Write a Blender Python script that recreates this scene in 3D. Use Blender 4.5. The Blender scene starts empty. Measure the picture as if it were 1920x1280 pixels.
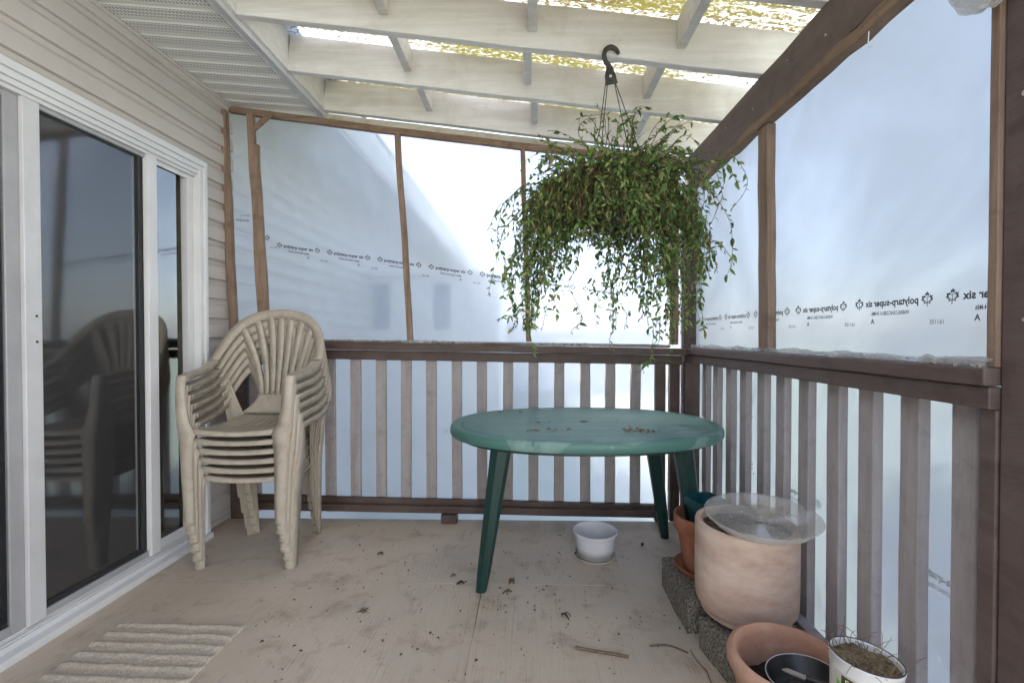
import bpy, math, random
from mathutils import Vector, Matrix, noise as mnoise
R = math.radians
random.seed(11)
S = bpy.context.scene
COL = S.collection

# ------------------------------------------------------------------ mesh builder
class MB:
    def __init__(s):
        s.v = []; s.f = []
    def add(s, vs, fs):
        o = len(s.v); s.v += [tuple(p) for p in vs]; s.f += [tuple(i + o for i in f) for f in fs]
    def box(s, a, b):
        x0, y0, z0 = a; x1, y1, z1 = b
        s.add([(x0,y0,z0),(x1,y0,z0),(x1,y1,z0),(x0,y1,z0),(x0,y0,z1),(x1,y0,z1),(x1,y1,z1),(x0,y1,z1)],
              [(3,2,1,0),(4,5,6,7),(0,1,5,4),(1,2,6,5),(2,3,7,6),(3,0,4,7)])
    def bar(s, p0, p1, w, h, up=(0,0,1), segs=1, wob=0.0, seed=0):
        """rectangular board from p0 to p1: w across, h along 'up'; a little wobble makes it real lumber"""
        p0 = Vector(p0); p1 = Vector(p1); d = (p1 - p0).normalized()
        side = d.cross(Vector(up)).normalized(); u = side.cross(d).normalized()
        vs = []; fs = []
        for i in range(segs + 1):
            c = p0.lerp(p1, i / segs)
            if wob:
                c = c + side * wob * mnoise.noise((i*.9, seed*3.1, 0)) + u * wob * mnoise.noise((i*.9, seed*3.1, 7))
            for a, b in ((-1,-1),(1,-1),(1,1),(-1,1)):
                vs.append(c + side * a * w/2 + u * b * h/2)
        for i in range(segs):
            for k in range(4):
                a = i*4 + k; b = i*4 + (k+1) % 4
                fs.append((a, b, b+4, a+4))
        fs.append((3,2,1,0)); n = segs*4; fs.append((n, n+1, n+2, n+3))
        s.add(vs, fs)
    def tube(s, path, r, n=6, caps=True):
        path = [Vector(p) for p in path]; m = len(path)
        if not isinstance(r, (list, tuple)): r = [r]*m
        vs = []; fs = []; prev = None
        for i, p in enumerate(path):
            d = (path[min(i+1, m-1)] - path[max(i-1, 0)])
            if d.length < 1e-9: d = Vector((0,0,1))
            d.normalize()
            if prev is None:
                a = Vector((0,0,1)) if abs(d.z) < .9 else Vector((1,0,0))
                prev = a.cross(d).normalized()
            x = (prev - d * prev.dot(d))
            if x.length < 1e-6: x = d.orthogonal()
            x.normalize(); prev = x; y = d.cross(x)
            for k in range(n):
                t = 2*math.pi*k/n
                vs.append(p + (x*math.cos(t) + y*math.sin(t)) * r[i])
        for i in range(m-1):
            for k in range(n):
                a = i*n + k; b = i*n + (k+1) % n
                fs.append((a, b, b+n, a+n))
        if caps:
            fs.append(tuple(range(n-1, -1, -1))); fs.append(tuple((m-1)*n + k for k in range(n)))
        s.add(vs, fs)
    def lathe(s, prof, n=48, c=(0,0,0), wob=0.0, seed=0):
        vs = []; fs = []; m = len(prof)
        for k in range(n):
            t = 2*math.pi*k/n
            w = 1 + wob * mnoise.noise((math.cos(t)*1.5, math.sin(t)*1.5, seed))
            for (r, z) in prof:
                vs.append((c[0] + r*w*math.cos(t), c[1] + r*w*math.sin(t), c[2] + z))
        for k in range(n):
            for i in range(m-1):
                a = k*m + i; b = ((k+1) % n)*m + i
                fs.append((a, b, b+1, a+1))
        s.add(vs, fs)
    def grid(s, fn, nu, nv, flip=False, keep=None):
        vs = [fn(i/nu, j/nv) for j in range(nv+1) for i in range(nu+1)]
        fs = []
        for j in range(nv):
            for i in range(nu):
                if keep and not keep((i+.5)/nu, (j+.5)/nv): continue
                a = j*(nu+1) + i; q = (a, a+1, a+nu+2, a+nu+1)
                fs.append(q[::-1] if flip else q)
        s.add(vs, fs)
    def sheet(s, fn, nu, nv, off):
        """closed thin sheet: fn(u,v) is the inner face, pushed by 'off' for the outer face"""
        off = Vector(off); o = len(s.v)
        s.grid(fn, nu, nv)
        s.grid(lambda u, v: Vector(fn(u, v)) + off, nu, nv, flip=True)
        n = (nu+1)*(nv+1); w = nu+1
        def e(a, b): s.f.append((o+a, o+a+n, o+b+n, o+b))
        for i in range(nu): e(i, i+1); e(nv*w+i+1, nv*w+i)
        for j in range(nv): e((j+1)*w, j*w); e(j*w+nu, (j+1)*w+nu)
    def build(s, name, m, parent=None, smooth=40, bevel=0, solid=0, sub=0, offset=-1, recalc=False):
        me = bpy.data.meshes.new(name)
        me.from_pydata(s.v, [], s.f); me.update()
        if recalc:
            import bmesh
            bm = bmesh.new(); bm.from_mesh(me)
            bmesh.ops.remove_doubles(bm, verts=bm.verts, dist=1e-5)
            bmesh.ops.recalc_face_normals(bm, faces=bm.faces); bm.to_mesh(me); bm.free()
        if smooth:
            me.polygons.foreach_set('use_smooth', [True]*len(me.polygons))
            me.set_sharp_from_angle(angle=R(smooth))
        if m: me.materials.append(m)
        o = bpy.data.objects.new(name, me); COL.objects.link(o)
        if parent: o.parent = parent
        if solid:
            md = o.modifiers.new('solid', 'SOLIDIFY'); md.thickness = solid; md.offset = offset
        if sub:
            md = o.modifiers.new('sub', 'SUBSURF'); md.levels = sub; md.render_levels = sub
        if bevel:
            md = o.modifiers.new('bevel', 'BEVEL'); md.width = bevel; md.segments = 2; md.limit_method = 'ANGLE'; md.angle_limit = R(40)
        return o

def tag(o, label, cat=None, group=None, kind=None):
    if label: o['label'] = label
    if cat: o['category'] = cat
    if group: o['group'] = group
    if kind: o['kind'] = kind
    return o
def thing(name, label, cat, loc=(0,0,0), rz=0, group=None):
    o = bpy.data.objects.new(name, None); COL.objects.link(o)
    o.location = loc; o.rotation_euler = (0,0,rz); o.empty_display_size = .1
    return tag(o, label, cat, group)
def part(name, m, parent, fn, **k):
    mb = MB(); fn(mb); return mb.build(name, m, parent, **k)
def boxpart(name, m, parent, a, b, bevel=.002, **k):
    mb = MB(); mb.box(a, b); return mb.build(name, m, parent, bevel=bevel, **k)

# ------------------------------------------------------------------ materials
class NT:
    def __init__(s, name):
        s.m = bpy.data.materials.new(name); s.m.use_nodes = True
        s.t = s.m.node_tree; s.t.nodes.clear()
        s.out = s.n('ShaderNodeOutputMaterial')
    def n(s, t, **k):
        x = s.t.nodes.new(t)
        for a, b in k.items():
            if a.startswith('_'): x.inputs[int(a[1:])].default_value = b
            else: setattr(x, a, b)
        return x
    def l(s, a, b): s.t.links.new(a, b)
    def coord(s, scale=(1,1,1), kind='Object', loc=(0,0,0)):
        c = s.n('ShaderNodeTexCoord'); mp = s.n('ShaderNodeMapping')
        mp.inputs['Scale'].default_value = scale; mp.inputs['Location'].default_value = loc
        s.l(c.outputs[kind], mp.inputs[0]); return mp.outputs[0]
    def noise(s, vec, scale, detail=5, rough=.6, dist=0):
        x = s.n('ShaderNodeTexNoise'); x.inputs['Scale'].default_value = scale; x.inputs['Detail'].default_value = detail
        x.inputs['Roughness'].default_value = rough; x.inputs['Distortion'].default_value = dist
        if vec: s.l(vec, x.inputs['Vector'])
        return x.outputs[0]
    def ramp(s, fac, stops):
        x = s.n('ShaderNodeValToRGB'); e = x.color_ramp.elements
        while len(e) < len(stops): e.new(.5)
        for i, (p, c) in enumerate(stops):
            e[i].position = p; e[i].color = (c if isinstance(c, tuple) else (c, c, c)) + (1,)
        s.l(fac, x.inputs[0]); return x.outputs[0]
    def mix(s, fac, a, b):
        x = s.n('ShaderNodeMix', data_type='RGBA')
        if isinstance(fac, (int, float)): x.inputs[0].default_value = fac
        else: s.l(fac, x.inputs[0])
        for v, i in ((a, 6), (b, 7)):
            if isinstance(v, tuple): x.inputs[i].default_value = v + (1,)
            else: s.l(v, x.inputs[i])
        return x.outputs[2]
    def math(s, op, a, b=None, c=None):
        x = s.n('ShaderNodeMath', operation=op)
        for i, v in enumerate((a, b, c)):
            if v is None: continue
            if isinstance(v, (int, float)): x.inputs[i].default_value = v
            else: s.l(v, x.inputs[i])
        return x.outputs[0]
    def bump(s, h, strength=.3, dist=.01):
        x = s.n('ShaderNodeBump'); x.inputs['Strength'].default_value = strength; x.inputs['Distance'].default_value = dist
        s.l(h, x.inputs['Height']); return x.outputs[0]
    def pbsdf(s, col, rough=.6, nrm=None, spec=.4, metal=0):
        b = s.n('ShaderNodeBsdfPrincipled')
        if isinstance(col, tuple): b.inputs['Base Color'].default_value = col + (1,)
        else: s.l(col, b.inputs['Base Color'])
        if isinstance(rough, (int, float)): b.inputs['Roughness'].default_value = rough
        else: s.l(rough, b.inputs['Roughness'])
        b.inputs['Specular IOR Level'].default_value = spec; b.inputs['Metallic'].default_value = metal
        if nrm is not None: s.l(nrm, b.inputs['Normal'])
        return b
    def done(s, sh):
        s.l(sh, s.out.inputs[0]); return s.m

def simple(name, c1, c2, scale=(1,1,1), ns=6, rough=.6, bump=.15, bdist=.004, bscale=None, spec=.4, dirt=None, dirt_amt=.5, dirt_ns=4, lo=.35, hi=.68, metal=0):
    """two-tone noise + optional blotchy dirt + fine bump"""
    t = NT(name); v = t.coord(scale)
    n1 = t.noise(v, ns, 6, .65)
    col = t.mix(t.ramp(n1, [(lo, 0.), (hi, 1.)]), c1, c2)
    if dirt:
        v2 = t.coord((1,1,1), loc=(3.1,1.7,.4))
        n2 = t.noise(v2, dirt_ns, 8, .7, .4)
        f = t.math('MULTIPLY', t.ramp(n2, [(.5, 0.), (.72, 1.)]), dirt_amt)
        col = t.mix(f, col, dirt)
    n3 = t.noise(v, bscale or ns*8, 4, .6)
    return t.done(t.pbsdf(col, rough, t.bump(n3, bump, bdist), spec, metal).outputs[0])

M = {}
M['brown'] = simple('brown_paint', (.066,.042,.036), (.100,.068,.058), (1,1,1), 5, .55, .35, .003, 60, .35, (.12,.095,.085), .55, 9)
M['brown_y'] = simple('brown_paint_beam', (.096,.066,.058), (.135,.097,.087), (4,.35,4), 5, .55, .5, .003, 50, .35, (.045,.03,.026), .6, 14)
M['baluster'] = simple('taupe_stain', (.30,.266,.262), (.375,.34,.338), (6,6,.6), 5, .7, .25, .002, 40, .25, (.13,.105,.10), .35, 16)
M['rawwood'] = simple('raw_wood', (.185,.122,.088), (.30,.215,.16), (14,14,.8), 3, .75, .35, .002, 20, .2, (.10,.055,.035), .55, 9)
M['rawwood_h'] = simple('weathered_wood', (.165,.108,.076), (.28,.195,.14), (1,1,14), 3, .75, .35, .002, 20, .2, (.07,.042,.028), .65, 11)
M['white'] = simple('white_painted_wood', (.60,.582,.562), (.72,.705,.69), (.7,9,9), 4, .6, .5, .003, 14, .25, (.46,.40,.34), .5, 5)
M['moss_board'] = simple('mossy_header', (.50,.45,.38), (.62,.58,.50), (1,4,4), 4, .8, .5, .003, 14, .2, (.30,.25,.09), .8, 9)
M['vinyl'] = simple('white_vinyl', (.60,.59,.60), (.67,.66,.67), (1,1,1), 3, .35, .05, .001, 60, .5, (.55,.53,.50), .3, 6)
M['vinyl_grey'] = simple('grey_aluminium', (.30,.29,.30), (.36,.35,.36), (1,1,1), 4, .4, .05, .001, 60, .5)
M['vinyl_light'] = simple('pale_aluminium', (.50,.49,.50), (.56,.55,.56), (1,1,1), 4, .4, .05, .001, 60, .5, (.40,.38,.37), .4, 8)
M['siding'] = simple('siding_vinyl', (.50,.452,.425), (.55,.50,.472), (1,.4,1), 3, .5, .12, .001, 40, .35, (.44,.39,.36), .4, 3)
M['dark_seal'] = simple('dark_gasket', (.02,.02,.022), (.035,.035,.037), (1,1,1), 4, .6, .1)
M['concrete'] = simple('pebbled_concrete', (.05,.043,.035), (.40,.355,.29), (1,1,1), 110, .9, 1.0, .012, 110, .2, (.045,.045,.03), .5, 7, .36, .66)
M['chair'] = simple('dirty_beige_plastic', (.35,.30,.243), (.43,.375,.31), (1,1,1), 5, .42, .15, .001, 120, .45, (.24,.19,.14), .7, 12)
M['soil'] = simple('dry_soil', (.035,.022,.015), (.16,.115,.08), (1,1,1), 70, .95, 1.0, .02, 60, .15, (.32,.27,.20), .55, 60)
M['soil_dark'] = simple('dark_soil', (.012,.009,.007), (.06,.043,.03), (1,1,1), 70, .95, 1.0, .02, 60, .15)
M['terracotta'] = simple('terracotta', (.27,.098,.05), (.36,.15,.085), (1,1,1), 6, .8, .2, .002, 60, .25, (.42,.26,.18), .45, 8)
M['terracotta_bowl'] = simple('weathered_terracotta', (.36,.185,.125), (.46,.275,.195), (1,1,1), 6, .8, .25, .002, 60, .25, (.52,.38,.29), .5, 7)
M['clay'] = simple('lime_bloomed_clay', (.43,.29,.225), (.62,.50,.42), (.6,.6,1.5), 7, .9, .35, .002, 70, .15, (.42,.265,.195), .55, 4.5)
M['teal'] = simple('teal_plastic', (.006,.055,.065), (.012,.085,.095), (1,1,1), 5, .4, .1, .001)
M['black'] = simple('black_plastic', (.012,.012,.014), (.03,.03,.032), (1,1,1), 5, .35, .15, .001, 60, .5)
M['black_hook'] = simple('dusty_black_plastic', (.012,.012,.012), (.06,.057,.05), (1,1,1), 60, .55, .3, .001)
M['steel'] = simple('worn_steel', (.42,.40,.36), (.62,.60,.55), (1,1,1), 30, .35, .2, .001, 80, .5, (.25,.18,.12), .5, 25, metal=.7)
M['ink'] = simple('printing_ink', (.02,.022,.03), (.05,.052,.065), (1,1,1), 40, .7, 0)
M['ink_faint'] = simple('faint_printing_ink', (.30,.33,.37), (.42,.45,.50), (1,1,1), 60, .7, 0)
M['lawn'] = simple('lawn_ground', (.20,.25,.17), (.28,.32,.24), (1,1,1), 3, .95, .3, .02, 30, .1, (.30,.30,.26), .5, .6)
M['nwall'] = simple('neighbour_wall', (.46,.50,.56), (.52,.56,.62), (1,1,1), 2, .7, .05)
M['ndark'] = simple('neighbour_glass', (.10,.14,.19), (.14,.19,.25), (1,1,1), 2, .2, .02)
M['nroof'] = simple('neighbour_shingles', (.13,.13,.14), (.2,.2,.21), (1,1,1), 14, .9, .4)
M['ntrim'] = simple('neighbour_trim', (.74,.74,.74), (.8,.8,.8), (1,1,1), 2, .6, .05)
M['bush'] = simple('shrub_leaves', (.045,.075,.02), (.10,.12,.045), (1,1,1), 9, .8, .2)
M['dryleaf'] = simple('dry_leaf', (.085,.050,.028), (.30,.19,.095), (1,1,1), 25, .8, .4, .003)
M['darkleaf'] = simple('rotten_leaf', (.03,.02,.014), (.095,.062,.038), (1,1,1), 40, .85, .4, .003)
M['twig'] = simple('twig_bark', (.085,.058,.038), (.19,.14,.095), (1,1,1), 50, .85, .4, .002)
M['room_wall'] = simple('room_wall', (.34,.31,.28), (.38,.35,.32), (1,1,1), 2, .8, .05)
M['room_floor'] = simple('room_floor', (.075,.05,.035), (.12,.085,.06), (1,8,1), 3, .5, .05)
M['curtain'] = simple('curtain_cloth', (.055,.052,.038), (.09,.085,.062), (1,1,1), 8, .9, .1)
M['blind'] = simple('blind_slats', (.26,.25,.23), (.32,.31,.29), (1,1,1), 8, .8, .1)
M['tubsaucer'] = simple('cream_plastic', (.56,.51,.44), (.66,.61,.54), (1,1,1), 9, .5, .1, .001, 60, .4, (.20,.15,.10), .7, 16)
M['olive'] = simple('olive_band', (.050,.050,.016), (.065,.065,.022), (1,1,1), 5, .5, 0)
M['cream'] = simple('cream_print', (.62,.58,.46), (.68,.64,.52), (1,1,1), 5, .5, 0)
M['leafprint'] = simple('green_print', (.06,.26,.02), (.12,.42,.04), (1,1,1), 20, .5, 0)
M['brownprint'] = simple('brown_print', (.12,.05,.03), (.2,.09,.05), (1,1,1), 20, .5, 0)

def mat_floor():
    t = NT('painted_plywood')
    g = t.coord((60, 1.1, 1)); gr = t.noise(g, 2.2, 6, .7, .25)
    v = t.coord((1,1,1)); big = t.noise(v, 1.6, 5, .6, .3); mid = t.noise(v, 7, 7, .7, .5); fine = t.noise(v, 60, 4, .7)
    col = t.mix(t.ramp(big, [(.36,0.),(.66,1.)]), (.45,.365,.285), (.55,.455,.37))
    col = t.mix(t.math('MULTIPLY', t.ramp(mid, [(.52,0.),(.70,1.)]), .7), col, (.29,.215,.15))
    col = t.mix(t.math('MULTIPLY', t.ramp(t.noise(t.coord((1,1,1), loc=(5,2,0)), 3.2, 6, .65, .4), [(.5,0.),(.68,1.)]), .5), col, (.43,.385,.34))
    crack = t.ramp(gr, [(.57,0.),(.66,1.)])
    col = t.mix(t.math('MULTIPLY', t.math('MULTIPLY', crack, t.ramp(mid, [(.38,0.),(.6,1.)])), .6), col, (.15,.115,.09))
    col = t.mix(t.math('MULTIPLY', t.ramp(fine, [(.68,0.),(.74,1.)]), .5), col, (.10,.075,.055))
    h = t.math('ADD', t.math('MULTIPLY', gr, 1.3), t.math('MULTIPLY', fine, .25))
    return t.done(t.pbsdf(col, t.ramp(big, [(.3,.5),(.7,.72)]), t.bump(h, .45, .004), .35).outputs[0])
M['floor'] = mat_floor()

def mat_soffit():
    t = NT('vented_soffit')
    c = t.n('ShaderNodeTexCoord'); sp = t.n('ShaderNodeSeparateXYZ'); t.l(c.outputs['Object'], sp.inputs[0])
    def cell(o, per, duty):
        f = t.math('FRACT', t.math('DIVIDE', o, per)); return t.math('LESS_THAN', f, duty)
    dots = t.math('MULTIPLY', cell(sp.outputs[0], .0165, .42), cell(t.math('ADD', sp.outputs[1], 5.1), .0205, .64))
    # only on the flat of every panel, not on its grooves
    fy = t.math('FRACT', t.math('DIVIDE', t.math('ADD', sp.outputs[1], 5.1), .1))
    on = t.math('MULTIPLY', t.math('GREATER_THAN', fy, .24), t.math('LESS_THAN', fy, .86))
    k = t.math('MULTIPLY', dots, on)
    n = t.noise(t.coord((1,1,1)), 4, 5, .6)
    base = t.mix(t.ramp(n, [(.35,0.),(.7,1.)]), (.72,.70,.685), (.78,.76,.745))
    col = t.mix(t.math('MULTIPLY', k, .85), base, (.12,.115,.11))
    return t.done(t.pbsdf(col, .45, None, .4).outputs[0])
M['soffit'] = mat_soffit()

def mat_film(name, inner, mixf=.70, tint=(.60,.615,.70), rgh=.34):
    t = NT(name)
    v = t.coord((1,1,1)); n = t.noise(v, 7, 6, .6, .6); n2 = t.noise(t.coord((1,1,1), loc=(2,4,1)), 1.6, 4, .55, .8)
    bmp = t.bump(n, .12, .004)
    rf = t.n('ShaderNodeBsdfRefraction'); rf.inputs['IOR'].default_value = 1.12; rf.inputs['Roughness'].default_value = rgh
    rf.inputs['Color'].default_value = (.97,.98,1,1)
    t.l(bmp, rf.inputs['Normal'])
    if not inner: return t.done(rf.outputs[0])
    tr = t.n('ShaderNodeBsdfTranslucent'); tr.inputs['Color'].default_value = tint + (1,)
    m1 = t.n('ShaderNodeMixShader'); t.l(t.ramp(n2, [(.3, 1-mixf-.06), (.7, 1-mixf+.08)]), m1.inputs[0])
    t.l(tr.outputs[0], m1.inputs[1]); t.l(rf.outputs[0], m1.inputs[2])
    gl = t.n('ShaderNodeBsdfGlossy'); gl.inputs['Roughness'].default_value = .22; t.l(bmp, gl.inputs['Normal'])
    fr = t.n('ShaderNodeFresnel'); fr.inputs[0].default_value = 1.35
    m2 = t.n('ShaderNodeMixShader'); t.l(fr.outputs[0], m2.inputs[0]); t.l(m1.outputs[0], m2.inputs[1]); t.l(gl.outputs[0], m2.inputs[2])
    return t.done(m2.outputs[0])
M['film_in'] = mat_film('poly_film_inner', True, .70, rgh=.24)
M['film_in_dim'] = mat_film('poly_film_dimmed_inner', True, .90, tint=(.305,.31,.365), rgh=.30)  # same plastic as the back film, tint lowered to dim the right wall's glow
M['film_out'] = mat_film('poly_film_outer', False, rgh=.24)

def mat_edgefilm():
    t = NT('bunched_poly')
    n = t.noise(t.coord((1,.5,1)), 26, 5, .65, .6); b = t.bump(n, .6, .006)
    tr = t.n('ShaderNodeBsdfTranslucent'); tr.inputs[0].default_value = (.8,.8,.8,1)
    p = t.pbsdf((.50,.485,.465), .28, b, .6)
    tp = t.n('ShaderNodeBsdfTransparent')
    m = t.n('ShaderNodeMixShader', _0=.4); t.l(p.outputs[0], m.inputs[1]); t.l(tr.outputs[0], m.inputs[2])
    m2 = t.n('ShaderNodeMixShader'); t.l(t.ramp(n, [(.38,.15),(.68,.8)]), m2.inputs[0]); t.l(m.outputs[0], m2.inputs[1]); t.l(tp.outputs[0], m2.inputs[2])
    return t.done(m2.outputs[0])
M['film_edge'] = mat_edgefilm()

def mat_panel():
    t = NT('dirty_corrugated_panel')
    v = t.coord((.55,1,1)); fine = t.noise(t.coord((.45,1,1)), 95, 5, .75); streak = t.noise(t.coord((.35,7,1)), 1.7, 5, .6, .4); mos = t.noise(t.coord((.7,5,1), loc=(1,3,2)), 1.5, 6, .65, .3)
    base = t.mix(t.ramp(streak, [(.4,0.),(.65,1.)]), (.54,.545,.555), (.42,.40,.35))
    speck = t.math('ADD', fine, t.math('MULTIPLY', t.math('SUBTRACT', streak, .5), .55))
    col = t.mix(t.ramp(speck, [(.45,0.),(.54,1.)]), base, (.045,.028,.014))
    moss = t.math('MULTIPLY', t.ramp(mos, [(.44,0.),(.56,1.)]), t.ramp(fine, [(.30,.25),(.50,1.)]))
    col = t.mix(moss, col, (.085,.075,.018))
    tr = t.n('ShaderNodeBsdfTranslucent'); t.l(col, tr.inputs[0])
    tp = t.n('ShaderNodeBsdfTransparent'); t.l(col, tp.inputs[0])
    df = t.n('ShaderNodeBsdfDiffuse'); t.l(t.mix(.5, col, (.2,.17,.12)), df.inputs[0])
    m = t.n('ShaderNodeMixShader', _0=.06); t.l(tr.outputs[0], m.inputs[1]); t.l(tp.outputs[0], m.inputs[2])
    m2 = t.n('ShaderNodeMixShader'); m2.inputs[0].default_value = .12; t.l(m.outputs[0], m2.inputs[1]); t.l(df.outputs[0], m2.inputs[2])
    return t.done(m2.outputs[0])
M['panel'] = mat_panel()

def mat_glass(name, refl, tint):
    t = NT(name)
    gl = t.n('ShaderNodeBsdfGlossy'); gl.inputs['Roughness'].default_value = .07
    tp = t.n('ShaderNodeBsdfTransparent'); tp.inputs[0].default_value = tint + (1,)
    n = t.noise(t.coord((2.5,2.5,.35)), 3.0, 3, .5); t.l(t.bump(n, .02, .01), gl.inputs['Normal'])
    lw = t.n('ShaderNodeFresnel'); lw.inputs[0].default_value = 1.5
    f = t.math('MINIMUM', t.math('ADD', lw.outputs[0], refl), 1.0)
    m = t.n('ShaderNodeMixShader'); t.l(f, m.inputs[0]); t.l(tp.outputs[0], m.inputs[1]); t.l(gl.outputs[0], m.inputs[2])
    return t.done(m.outputs[0])
M['glass'] = mat_glass('door_glass', .40, (.5,.54,.54))
def mat_screen():
    t = NT('insect_screen')
    tp = t.n('ShaderNodeBsdfTransparent'); tp.inputs[0].default_value = (1,1,1,1)
    d = t.pbsdf((.05,.05,.055), .6, None, .3)
    m = t.n('ShaderNodeMixShader', _0=.42); t.l(tp.outputs[0], m.inputs[1]); t.l(d.outputs[0], m.inputs[2])
    return t.done(m.outputs[0])
M['screen'] = mat_screen()

def mat_clear():
    t = NT('clear_plastic')
    n = t.noise(t.coord((1,1,1)), 30, 5, .7)
    gl = t.n('ShaderNodeBsdfGlossy'); gl.inputs['Roughness'].default_value = .12
    tp = t.n('ShaderNodeBsdfTransparent'); tp.inputs[0].default_value = (.93,.92,.9,1)
    d = t.n('ShaderNodeBsdfTranslucent'); d.inputs[0].default_value = (.85,.83,.82,1)
    d2 = t.n('ShaderNodeBsdfDiffuse'); d2.inputs[0].default_value = (.8,.77,.74,1)
    m0 = t.n('ShaderNodeMixShader', _0=.5); t.l(d.outputs[0], m0.inputs[1]); t.l(d2.outputs[0], m0.inputs[2])
    m = t.n('ShaderNodeMixShader'); t.l(t.ramp(n, [(.3,.22),(.75,.32)]), m.inputs[0]); t.l(tp.outputs[0], m.inputs[1]); t.l(m0.outputs[0], m.inputs[2])
    m2 = t.n('ShaderNodeMixShader', _0=.07); t.l(m.outputs[0], m2.inputs[1]); t.l(gl.outputs[0], m2.inputs[2])
    return t.done(m2.outputs[0])
M['clear'] = mat_clear()

def mat_tub():
    t = NT('frosted_white_plastic')
    c = t.n('ShaderNodeTexCoord'); sp = t.n('ShaderNodeSeparateXYZ'); t.l(c.outputs['Object'], sp.inputs[0])
    n = t.noise(t.coord((1,1,1)), 28, 6, .7); g = t.math('SUBTRACT', t.math('ADD', .055, t.math('MULTIPLY', n, .03)), sp.outputs[2])
    dirt = t.math('MULTIPLY', t.ramp(t.math('MULTIPLY', g, 22), [(0.35,0.),(1.,1.)]), .65)
    col = t.mix(dirt, (.80,.79,.81), (.28,.24,.19))
    col = t.mix(t.ramp(n, [(.70,0.),(.75,.8)]), col, (.15,.11,.08))
    p = t.pbsdf(col, .3, None, .5); tr = t.n('ShaderNodeBsdfTranslucent'); t.l(col, tr.inputs[0])
    m = t.n('ShaderNodeMixShader', _0=.4); t.l(p.outputs[0], m.inputs[1]); t.l(tr.outputs[0], m.inputs[2])
    return t.done(m.outputs[0])
M['tub'] = mat_tub()

def mat_table():
    t = NT('weathered_green_plastic')
    v = t.coord((1,1,1)); n = t.noise(v, 3.2, 6, .6, .6); f = t.noise(t.coord((3,14,1)), 5, 6, .7)
    c = t.n('ShaderNodeTexCoord'); sp = t.n('ShaderNodeSeparateXYZ'); t.l(c.outputs['Object'], sp.inputs[0])
    # radial position on the oval decides where the damp rim patches may lie
    r = t.math('SQRT', t.math('ADD', t.math('POWER', t.math('DIVIDE', sp.outputs[0], .655), 2), t.math('POWER', t.math('DIVIDE', sp.outputs[1], .45), 2)))
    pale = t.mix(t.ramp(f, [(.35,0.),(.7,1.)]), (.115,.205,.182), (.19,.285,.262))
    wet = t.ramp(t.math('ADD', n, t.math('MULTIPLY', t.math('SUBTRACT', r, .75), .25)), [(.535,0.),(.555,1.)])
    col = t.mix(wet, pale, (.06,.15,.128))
    gy = t.math('FRACT', t.math('DIVIDE', t.math('ADD', sp.outputs[1], 2.0), .105))
    line = t.math('MULTIPLY', t.math('LESS_THAN', gy, .05), t.math('LESS_THAN', r, .9))
    col = t.mix(t.math('MULTIPLY', line, .55), col, (.02,.085,.07))
    sk = t.noise(v, 90, 3, .7); col = t.mix(t.ramp(sk, [(.70,0.),(.76,.7)]), col, (.05,.05,.03))
    return t.done(t.pbsdf(col, t.mix(wet, (.62,.62,.62), (.42,.42,.42)), t.bump(t.math('ADD', t.math('MULTIPLY', f, .4), t.math('MULTIPLY', line, -2.0)), .3, .003), .45).outputs[0])
M['table'] = mat_table()
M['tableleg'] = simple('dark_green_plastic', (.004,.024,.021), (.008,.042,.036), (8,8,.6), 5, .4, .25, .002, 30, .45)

def mat_leaf(name, stops):
    t = NT(name); g = t.n('ShaderNodeNewGeometry')
    col = t.ramp(g.outputs['Random Per Island'], stops)
    p = t.pbsdf(col, .55, None, .3); tr = t.n('ShaderNodeBsdfTranslucent'); t.l(col, tr.inputs[0])
    m = t.n('ShaderNodeMixShader', _0=.35); t.l(p.outputs[0], m.inputs[1]); t.l(tr.outputs[0], m.inputs[2])
    return t.done(m.outputs[0])
M['leaf'] = mat_leaf('plant_leaf', [(0,(.040,.080,.024)),(.25,(.080,.150,.040)),(.55,(.135,.225,.06)),(.78,(.205,.29,.095)),(.92,(.31,.32,.12)),(1,(.20,.13,.055))])
M['stem'] = simple('plant_stem', (.055,.05,.022), (.13,.10,.05), (1,1,1), 30, .8, .1)
M['drystem'] = simple('dry_tangle', (.045,.026,.014), (.13,.08,.04), (1,1,1), 40, .9, .1)
M['rug'] = simple('woven_rug', (.36,.305,.245), (.56,.49,.41), (1,1,1), 150, .95, .6, .004, 200, .1, (.33,.27,.21), .5, 30)

# ------------------------------------------------------------------ ground and deck
def f_ground(mb): mb.grid(lambda u, v: (-60+120*u, -40+140*v, -.75), 8, 8)
tag(part('lawn', M['lawn'], None, f_ground), 'pale green lawn beyond the plastic walls', None, None, 'structure')
def f_deck(mb):
    mb.box((-1.86,2.043,-.02), (1.06,2.757,0)); mb.box((-1.86,-3.2,-.02), (-.2165,2.0395,0)); mb.add([(x, y, z) for z in (-.0201, -.0006) for x, y in ((-.2164,-3.2),(1.06,-3.2),(1.06,2.0395),(-.2135,2.0395),(-.2140,1.82),(-.2163,1.66))], [(5,4,3,2,1,0),(6,7,8,9,10,11)] + [(i,(i+1)%6,(i+1)%6+6,i+6) for i in range(6)])
    mb.box((-1.86,-3.2,-.2), (1.055,2.75,-.0215))
tag(part('deck_floor', M['floor'], None, f_deck, bevel=.0012), 'beige painted plywood deck floor', None, None, 'structure')

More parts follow.
